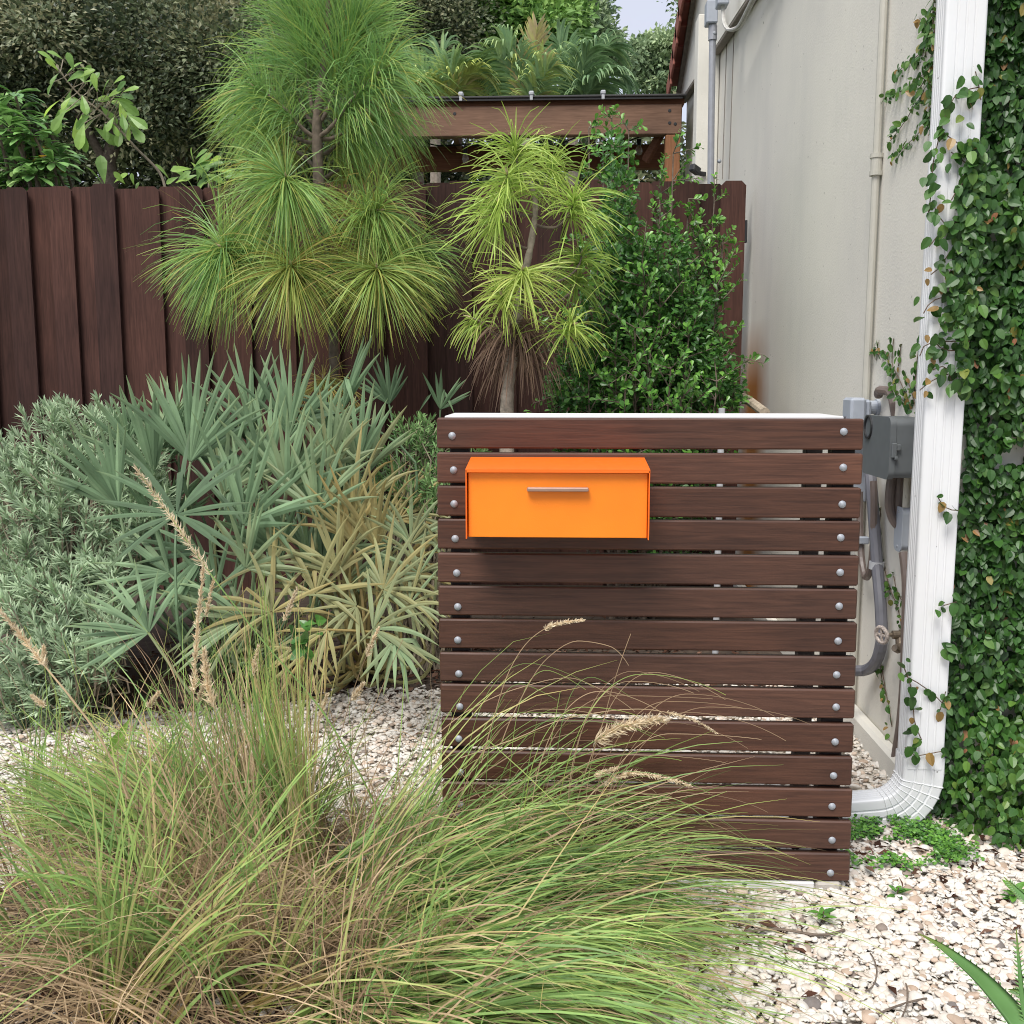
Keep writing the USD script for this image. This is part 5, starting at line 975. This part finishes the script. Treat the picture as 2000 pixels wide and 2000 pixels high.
tree('oak_tree', 'dark tree with leaning forked trunk just left of the large pine', 'tree', [(345, 620), (345, 345), (372, 280), (395, 190), (380, 120)], 12.6,
     [(430, 190, 90, 90), (470, 290, 80, 60), (520, 80, 110, 100), (560, 230, 110, 100), (480, 180, 80, 80)], 2.2, 46000, .066, 'oak', 102, .60, .62, per=220, tdy=-.8, r=(.17, .07), limbs=[[(362, 300, -.8), (385, 230, -1), (345, 150, .2)], [(372, 280, -.8), (440, 210, -.8), (470, 140, .3)]])
tree('oak_tree', 'brownish olive round-crowned tree behind the top of the large pine', 'tree', [(820, 700), (815, 250), (820, 80)], 13.5,
     [(790, 40, 110, 90), (840, 95, 60, 55), (760, 120, 90, 80), (870, 20, 60, 60), (700, 60, 120, 120), (720, 200, 110, 90), (820, -40, 100, 60)], 1.4, 52000, .062, 'oak', 103, .55, .68, per=200)
M['oak_mid'] = M['oak']
tree('broad_tree', 'bright mid-green leafy tree above the palms behind the pergola', 'tree', [(985, 700), (985, 250), (975, 90)], 14.5,
     [(925, 40, 65, 60), (960, 95, 55, 55), (900, -10, 60, 60), (1010, 40, 80, 55), (1065, 25, 60, 55), (985, -20, 80, 50), (890, 90, 40, 50), (1060, 70, 50, 35), (940, 140, 70, 50)], 1.2, 30000, .13, 'mango', 104, .30, .8)
tree('conifer_tree', 'grey green feathery tree with airy crown against the sky', 'tree', [(1150, 700), (1145, 150), (1150, 60), (1155, 0)], 17.0,
     [(1110, 15, 65, 40), (1140, 45, 42, 35), (1165, 88, 34, 26), (1185, 80, 18, 16), (1120, 55, 45, 35), (1160, 110, 50, 22), (1110, -30, 52, 40), (1195, 112, 14, 12)], 1.2, 15000, .11, 'conifer', 105, .30, .85, r=(.2, .05), limbs=[[(1148, 120, 0), (1120, 80, 0), (1100, 50, 0)], [(1148, 130, 0), (1185, 85, 0), (1215, 60, 0)], [(1150, 90, 0), (1190, 40, 0)]])
tree('conifer_tree', 'far pale green umbrella-crowned tree just left of the tiled roof', 'tree', [(1285, 700), (1283, 170), (1280, 120)], 21.0,
     [(1262, 95, 32, 16), (1300, 88, 34, 18), (1325, 100, 24, 16), (1245, 125, 26, 14), (1290, 125, 35, 14), (1320, 135, 22, 14), (1270, 160, 34, 13), (1312, 168, 24, 14), (1235, 155, 20, 12), (1340, 80, 22, 20)], 1.0, 9500, .12, 'conifer', 106, .26, .8, r=(.16, .05), limbs=[[(1283, 170, 0), (1262, 130, 0), (1248, 118, 0)], [(1283, 165, 0), (1305, 130, 0), (1322, 112, 0)], [(1281, 150, 0), (1270, 110, 0), (1265, 95, 0)], [(1282, 155, 0), (1298, 105, 0)]])
tree('roof_side_tree', 'pale leafy branch tips showing beside the tiled roof edge', 'tree', [(1372, 700), (1368, 120), (1350, 20)], 15.0,
     [(1338, 10, 18, 22), (1345, 40, 14, 14), (1330, -10, 16, 12), (1365, -10, 40, 30)], .5, 900, .09, 'conifer', 107, .22, .5, r=(.1, .03), per=20)
hd = Thing('hedge', 'dark green hedge far behind the fence, glimpsed under the pergola beams', 'hedge', at(1000, 743, 15) * [1, 1, 0])
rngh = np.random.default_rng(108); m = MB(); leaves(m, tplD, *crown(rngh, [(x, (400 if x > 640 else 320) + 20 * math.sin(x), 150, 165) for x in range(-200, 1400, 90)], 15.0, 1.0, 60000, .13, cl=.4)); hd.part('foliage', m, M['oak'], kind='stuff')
hd.part('stems', T_([at(600, 760, 15.3), at(600, 500, 15.3)], .06, 6), M['bark'])

# palms behind the pergola
rngm = np.random.default_rng(111)
def palm_frond(th, a, b, Y, rise, n, ll, tint, hang=.5, width=.030):
    A, B = at(*a, Y), at(*b, Y + rngm.uniform(-.3, .3)); mid = (A + B) / 2 + np.array([0, 0, rise]); P = smooth_path([A, mid * .55 + A * .45 + np.array([0, 0, rise * .2]), mid * .5 + B * .5 + np.array([0, 0, rise * .28]), B], 30)
    fr = th.part('rachis', tube(MB(), P, np.linspace(.014, .003, 30), 6, tint=tint), M['palm']); T = unit(np.gradient(P, axis=0)); side = unit(np.cross(T, [0, .6, 1.0]) + 1e-6); Cs, Wd = [], []
    for sgn in (-1, 1):
        f = np.linspace(.12, 1, n); i = np.minimum((f * 29).astype(int), 28); p = P[i] + (P[i + 1] - P[i]) * (f * 29 - i)[:, None]
        d = unit(side[i] * sgn * (1 - .5 * f)[:, None] + T[i] * (.55 + .8 * f)[:, None] + np.array([0, 0, .18]) + rngm.normal(0, .09, (n, 3))); l = ll * np.sin(np.clip(.25 + f * .75, 0, 1) * math.pi * .82) * rngm.uniform(.85, 1.1, n); C = [p]
        for k in range(1, 6): C.append(C[-1] + unit(d + np.array([0, 0, -hang * 2]) * (k / 5) ** 1.4) * (l / 5)[:, None])
        Cs.append(np.stack(C, 1))
    C = np.vstack(Cs); W = width * np.array([.5, 1, 1, .8, .5, .08])[None] * np.ones((len(C), 1)); m = MB(); ribbons(m, C, W, np.clip(tint + rngm.normal(0, .10, len(C)), 0, 1), side=unit(np.cross(np.gradient(C, axis=1)[:, 0], [0, .5, 1])), fold=.12); th.part('leaflets', m, M['palm'], parent=fr)
def palm(label, foot, Y, fr):
    th = Thing('palm_tree', label, 'palm', at(foot[0], 700, Y) * [1, 1, 0]); th.part('trunk', T_([at(foot[0], 700, Y) * [1, 1, 0], at(*foot, Y)], [.07, .05], 9), M['bark_grey'])
    for a, b, rise, n, ll, tint, hang in fr: palm_frond(th, a, b, Y, rise, n, ll, tint, hang)
palm('arching green palm left of the pergola centre, beside the large pine', (850, 230), 9.9, [((850, 240), (905, 128), .12, 34, .42, .42, .5), ((845, 240), (800, 120), .1, 30, .40, .45, .5), ((850, 240), (868, 95), .15, 34, .44, .35, .55), ((850, 240), (955, 150), .18, 34, .40, .62, .6), ((840, 240), (775, 165), .15, 28, .38, .55, .6), ((850, 240), (930, 175), .1, 28, .34, .8, .5), ((846, 240), (820, 160), .1, 26, .36, .68, .5)])
palm('pale palm with a dry brown upright frond behind the middle of the pergola', (1030, 230), 9.6, [((1030, 240), (985, 85), .1, 34, .44, .4, .6), ((1030, 240), (1048, 60), .04, 34, .30, .95, .15), ((1030, 240), (930, 115), .22, 32, .42, .35, .7), ((1030, 240), (1000, 130), .08, 28, .36, .62, .5), ((1030, 240), (1058, 120), .06, 28, .34, .68, .4), ((1030, 240), (960, 150), .2, 28, .36, .5, .6), ((1030, 240), (1090, 135), .15, 28, .38, .5, .6)])
palm('dark green palm with a long frond arching right, behind the pergola', (1120, 230), 10.2, [((1120, 240), (1205, 95), .22, 40, .46, .25, .75), ((1120, 240), (1090, 80), .1, 34, .46, .3, .5), ((1120, 240), (1228, 165), .25, 36, .42, .22, .8), ((1120, 240), (1150, 100), .12, 34, .44, .28, .6), ((1110, 240), (1060, 135), .2, 28, .38, .42, .6), ((1120, 240), (1180, 170), .12, 28, .36, .35, .6)])

# ------------------------------------------------------------------ leafy shrubs looking over the left fence
rngo = np.random.default_rng(121)
pl = Thing('glossy_shrub', 'shrub with whorls of long glossy green leaves over the far left fence', 'shrub', at(40, 700, 6.3) * [1, 1, 0])
for cx_, cy_ in [(8, 190), (20, 250), (38, 215), (65, 262), (80, 300), (25, 300), (50, 330), (100, 290), (70, 345), (15, 345), (110, 335), (-10, 230), (40, 275), (90, 240), (5, 290), (-20, 310), (118, 305), (48, 365), (95, 362), (30, 185), (55, 235), (15, 270), (60, 320), (85, 320), (30, 345), (0, 350), (72, 285), (105, 318), (-5, 205), (45, 300), (20, 225)]:
    c = at(cx_, cy_, 6.2 + rngo.uniform(-.2, .25)); n = rngo.integers(16, 24); a = rngo.uniform(0, 6.28, n); d = np.stack([np.cos(a), np.sin(a) * .8 - .15, rngo.uniform(-.35, .55, n)], 1); m = MB(); tn = np.clip(rngo.normal(.5, .2, n), 0, .9)
    if rngo.random() < .3: tn[0] = 1.0
    leaves(m, leaf_template('obovate', .34, .14, .25), np.repeat(c[None], n, 0) + unit(d) * .01, frames(d, np.stack([-d[:, 0] * .4, -d[:, 1] * .4 - .25, np.ones(n)], 1)), rngo.uniform(.10, .165, n), tn)
    br_ = pl.part('branch', T_([c, c + np.array([rngo.uniform(-.05, .05), .1, -.25]), at(40 + (cx_ - 40) * .5, 480, 6.35)], .009, 5, 12), M['bark']); pl.part('leaf_whorl', m, M['plum'], parent=br_)
bb = Thing('branch_shrub', 'arching shrub stem with large light green leaves above the left fence', 'shrub', at(330, 600, 6.1) * [1, 1, 0])
stem = smooth_path([at(345, 520, 6.1), at(318, 350, 6.1), at(265, 288, 6.05), at(205, 225, 6.0), (at(150, 180, 5.95)), at(118, 140, 5.9)], 40); bb.part('stem', tube(MB(), stem, np.linspace(.011, .004, 40), 7), M['twig'])
BL = [(110, 125, 120, .13), (130, 145, 60, .13), (150, 155, 20, .14), (165, 160, 50, .12), (105, 160, 200, .12), (140, 175, 250, .14), (160, 185, 300, .15), (118, 195, 230, .16), (130, 215, 250, .17), (165, 240, 265, .19), (150, 230, 280, .17), (185, 195, 15, .15), (200, 190, 40, .14), (215, 200, -10, .15), (230, 195, -40, .16), (225, 185, 30, .12), (245, 215, -60, .16), (250, 225, -30, .17), (255, 245, -55, .18), (235, 250, -95, .15), (215, 235, -120, .13), (205, 240, -80, .12), (180, 215, -150, .15), (170, 205, 170, .15), (190, 180, 100, .12), (145, 140, 100, .12), (175, 170, 80, .12), (240, 180, 10, .12), (155, 205, 210, .16), (195, 205, -30, .15)]
def big_leaves(th, BL, Y, stemP=None):
    BL = BL + [(x + rngo.normal(0, 14), y + rngo.normal(0, 10), a + rngo.normal(0, 30), q * rngo.uniform(.75, 1.05)) for x, y, a, q in BL if y < 330 or rngo.random() < .6]
    for px, py, ang, s in BL:
        c = at(px, py, Y + rngo.uniform(-.12, .12)); t = math.radians(ang + rngo.normal(0, 12)); d = np.array([[math.cos(t), -.25 + rngo.normal(0, .3), math.sin(t)]]); m = MB()
        leaves(m, leaf_template('obovate', .40, .10, .22), c[None], frames(d, np.array([[rngo.normal(0, .4), -.85 + rngo.normal(0, .3), .6]])), np.array([s * .86]), np.array([np.clip(rngo.normal(.45, .22), 0, 1)])); lf = th.part('leaf', m, M['bigleaf'])
        if stemP is not None:
            q = stemP[np.argmin(np.linalg.norm(stemP - c, axis=1))]; th.part('leaf_stalk', tube(MB(), [q, c], .0025, 4), M['twig'], parent=lf)
big_leaves(bb, BL, 5.95, stem)
sp = Thing('low_shrub', 'bright yellow green leaf tips poking up along the fence top', 'shrub', at(330, 600, 5.95) * [1, 1, 0])
BL2 = [(205, 360, 105, .20), (222, 358, 30, .12), (262, 362, 95, .08), (245, 360, 130, .10), (330, 350, 120, .12), (345, 360, 60, .11), (375, 330, 170, .14), (380, 325, 20, .15), (395, 330, 10, .15), (400, 340, -20, .14), (420, 335, 15, .15), (415, 345, 190, .13), (440, 345, 30, .14), (430, 350, -30, .12), (455, 340, 5, .14), (470, 350, 60, .12), (365, 350, 110, .12), (385, 355, 60, .13), (410, 360, 100, .12), (440, 360, 130, .12), (480, 345, 160, .13), (380, 318, 100, .10), (405, 322, 50, .12), (350, 345, 200, .10), (490, 355, 40, .12)]
big_leaves(sp, BL2, 5.95); sp.part('stem', T_([at(410, 560, 6.0), at(410, 350, 5.97)], .012, 6), M['twig'])

# repeats of a kind carry one group
GROUPS = {'grass_clump': 'grass clumps in the foreground', 'pine_tree': 'young pines by the fence', 'palmetto': 'palmettos in the bed', 'oak_tree': 'dark trees behind the fence', 'conifer_tree': 'airy trees against the sky', 'palm_tree': 'palms behind the pergola', 'twig': 'twigs on the gravel', 'seedling': 'seedlings in the gravel', 'pipe': 'grey pipes along the wall foot'}
for p in stage.GetPrimAtPath('/World').GetChildren():
    n = p.GetName(); n = n[:-4] if n[-3:].isdigit() else n
    if n in GROUPS: p.SetCustomDataByKey('group', GROUPS[n])
